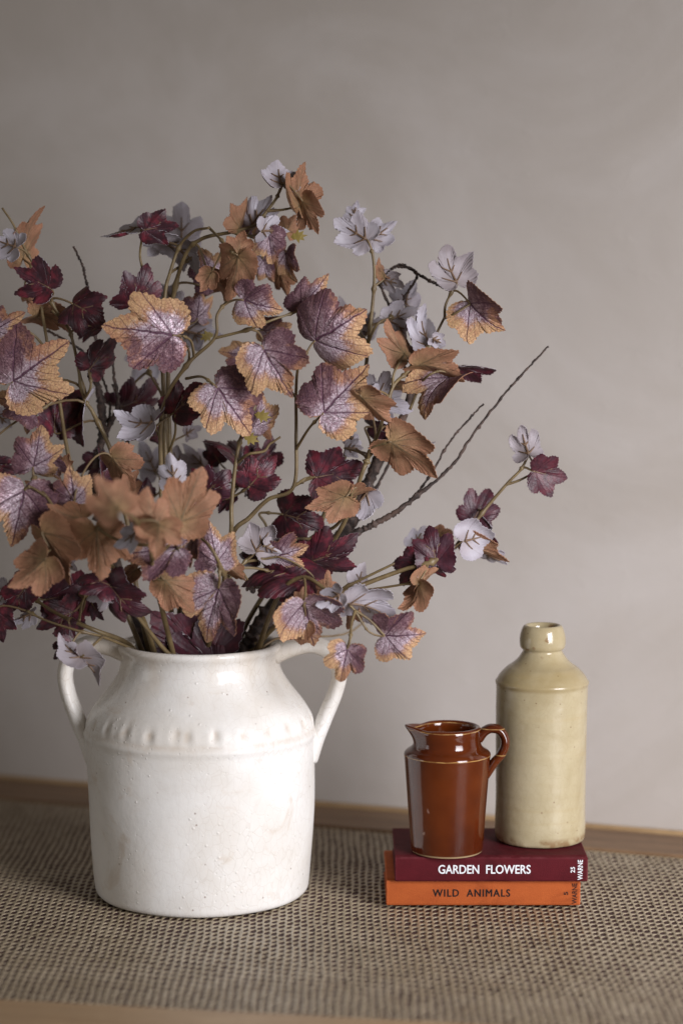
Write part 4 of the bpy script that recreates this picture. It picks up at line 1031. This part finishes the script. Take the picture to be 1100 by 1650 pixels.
twig('long bare dark twig sweeping up to the right, its fork tipped far beyond the leaves',
     [([(372, 1072, 0), (400, 1035, 0), (432, 988, 0), (482, 938, 0), (560, 872, 0), (600, 850, 0), (640, 828, 0), (690, 790, 0), (738, 745, 0), (772, 695, 0), (815, 640, 0), (850, 600, 0), (888, 561, 0)], ((0, .2, .36, .5, .62, 1), (.0056, .0046, .0027, .0020, .0012, .0007)), 0),
      ([(632, 832, 0), (655, 812, 0.5), (690, 770, 1), (722, 715, 1), (750, 680, 1), (778, 649, 1)], 0.0014, 0.0007)])
twig('thick bare dark twig rising right of centre behind the leaves to hooked thin tips',
     [([(384, 1072, 2), (420, 1015, 2), (470, 955, 2), (520, 905, 2), (562, 850, 2), (590, 793, 2), (618, 733, 2), (645, 690, 2), (662, 645, 2), (672, 600, 2), (668, 560, 2)], ((0, .3, .55, .7, 1), (.0060, .0050, .0043, .0028, .0011)), 0),
      ([(562, 862, 2), (600, 802, 2), (630, 742, 2), (648, 690, 3), (664, 640, 3), (690, 590, 3), (696, 556, 3)], 0.0013, 0.0009),
      ([(664, 628, 2), (650, 590, 3), (634, 590, 3), (630, 560, 3), (631, 540, 3), (650, 484, 3), (664, 462, 3), (673, 446, 3), (664, 436, 3), (642, 432, 3)], 0.0011, 0.0010),
      ([(672, 600, 2), (655, 560, 3), (622, 480, 3), (613, 455, 3), (628, 434, 3), (648, 427, 3), (670, 440, 3), (700, 456, 3), (725, 468, 3)], 0.0010, 0.0012)])
twig('bare dark twig standing at left with thin forked tips between the burgundy leaves',
     [([(240, 1072, 2), (215, 985, 3), (185, 900, 4), (160, 820, 4), (158, 755, 4), (168, 700, 4), (165, 645, 4), (157, 605, 4), (160, 560, 4), (150, 500, 4), (143, 455, 4), (138, 430, 4), (124, 400, 4)], ((0, .3, .5, .6, 1), (.0044, .0037, .0031, .0014, .0008)), 0),
      ([(168, 705, 4), (190, 650, 4), (184, 600, 4), (182, 562, 4)], 0.0026, 0.0008), ([(172, 700, 4), (178, 650, 5), (160, 600, 5), (130, 565, 5), (88, 540, 5), (72, 534, 5)], 0.0012, 0.0009),
      ([(208, 900, 5), (206, 760, 5), (204, 700, 5), (192, 655, 5), (182, 620, 5)], 0.0030, 0.0012), ([(190, 940, 4), (185, 905, 4), (192, 890, 4)], 0.003, 0.002)])
if WARN: print('FAR PETIOLES', WARN)
print('leaves', LEAF_N[0])
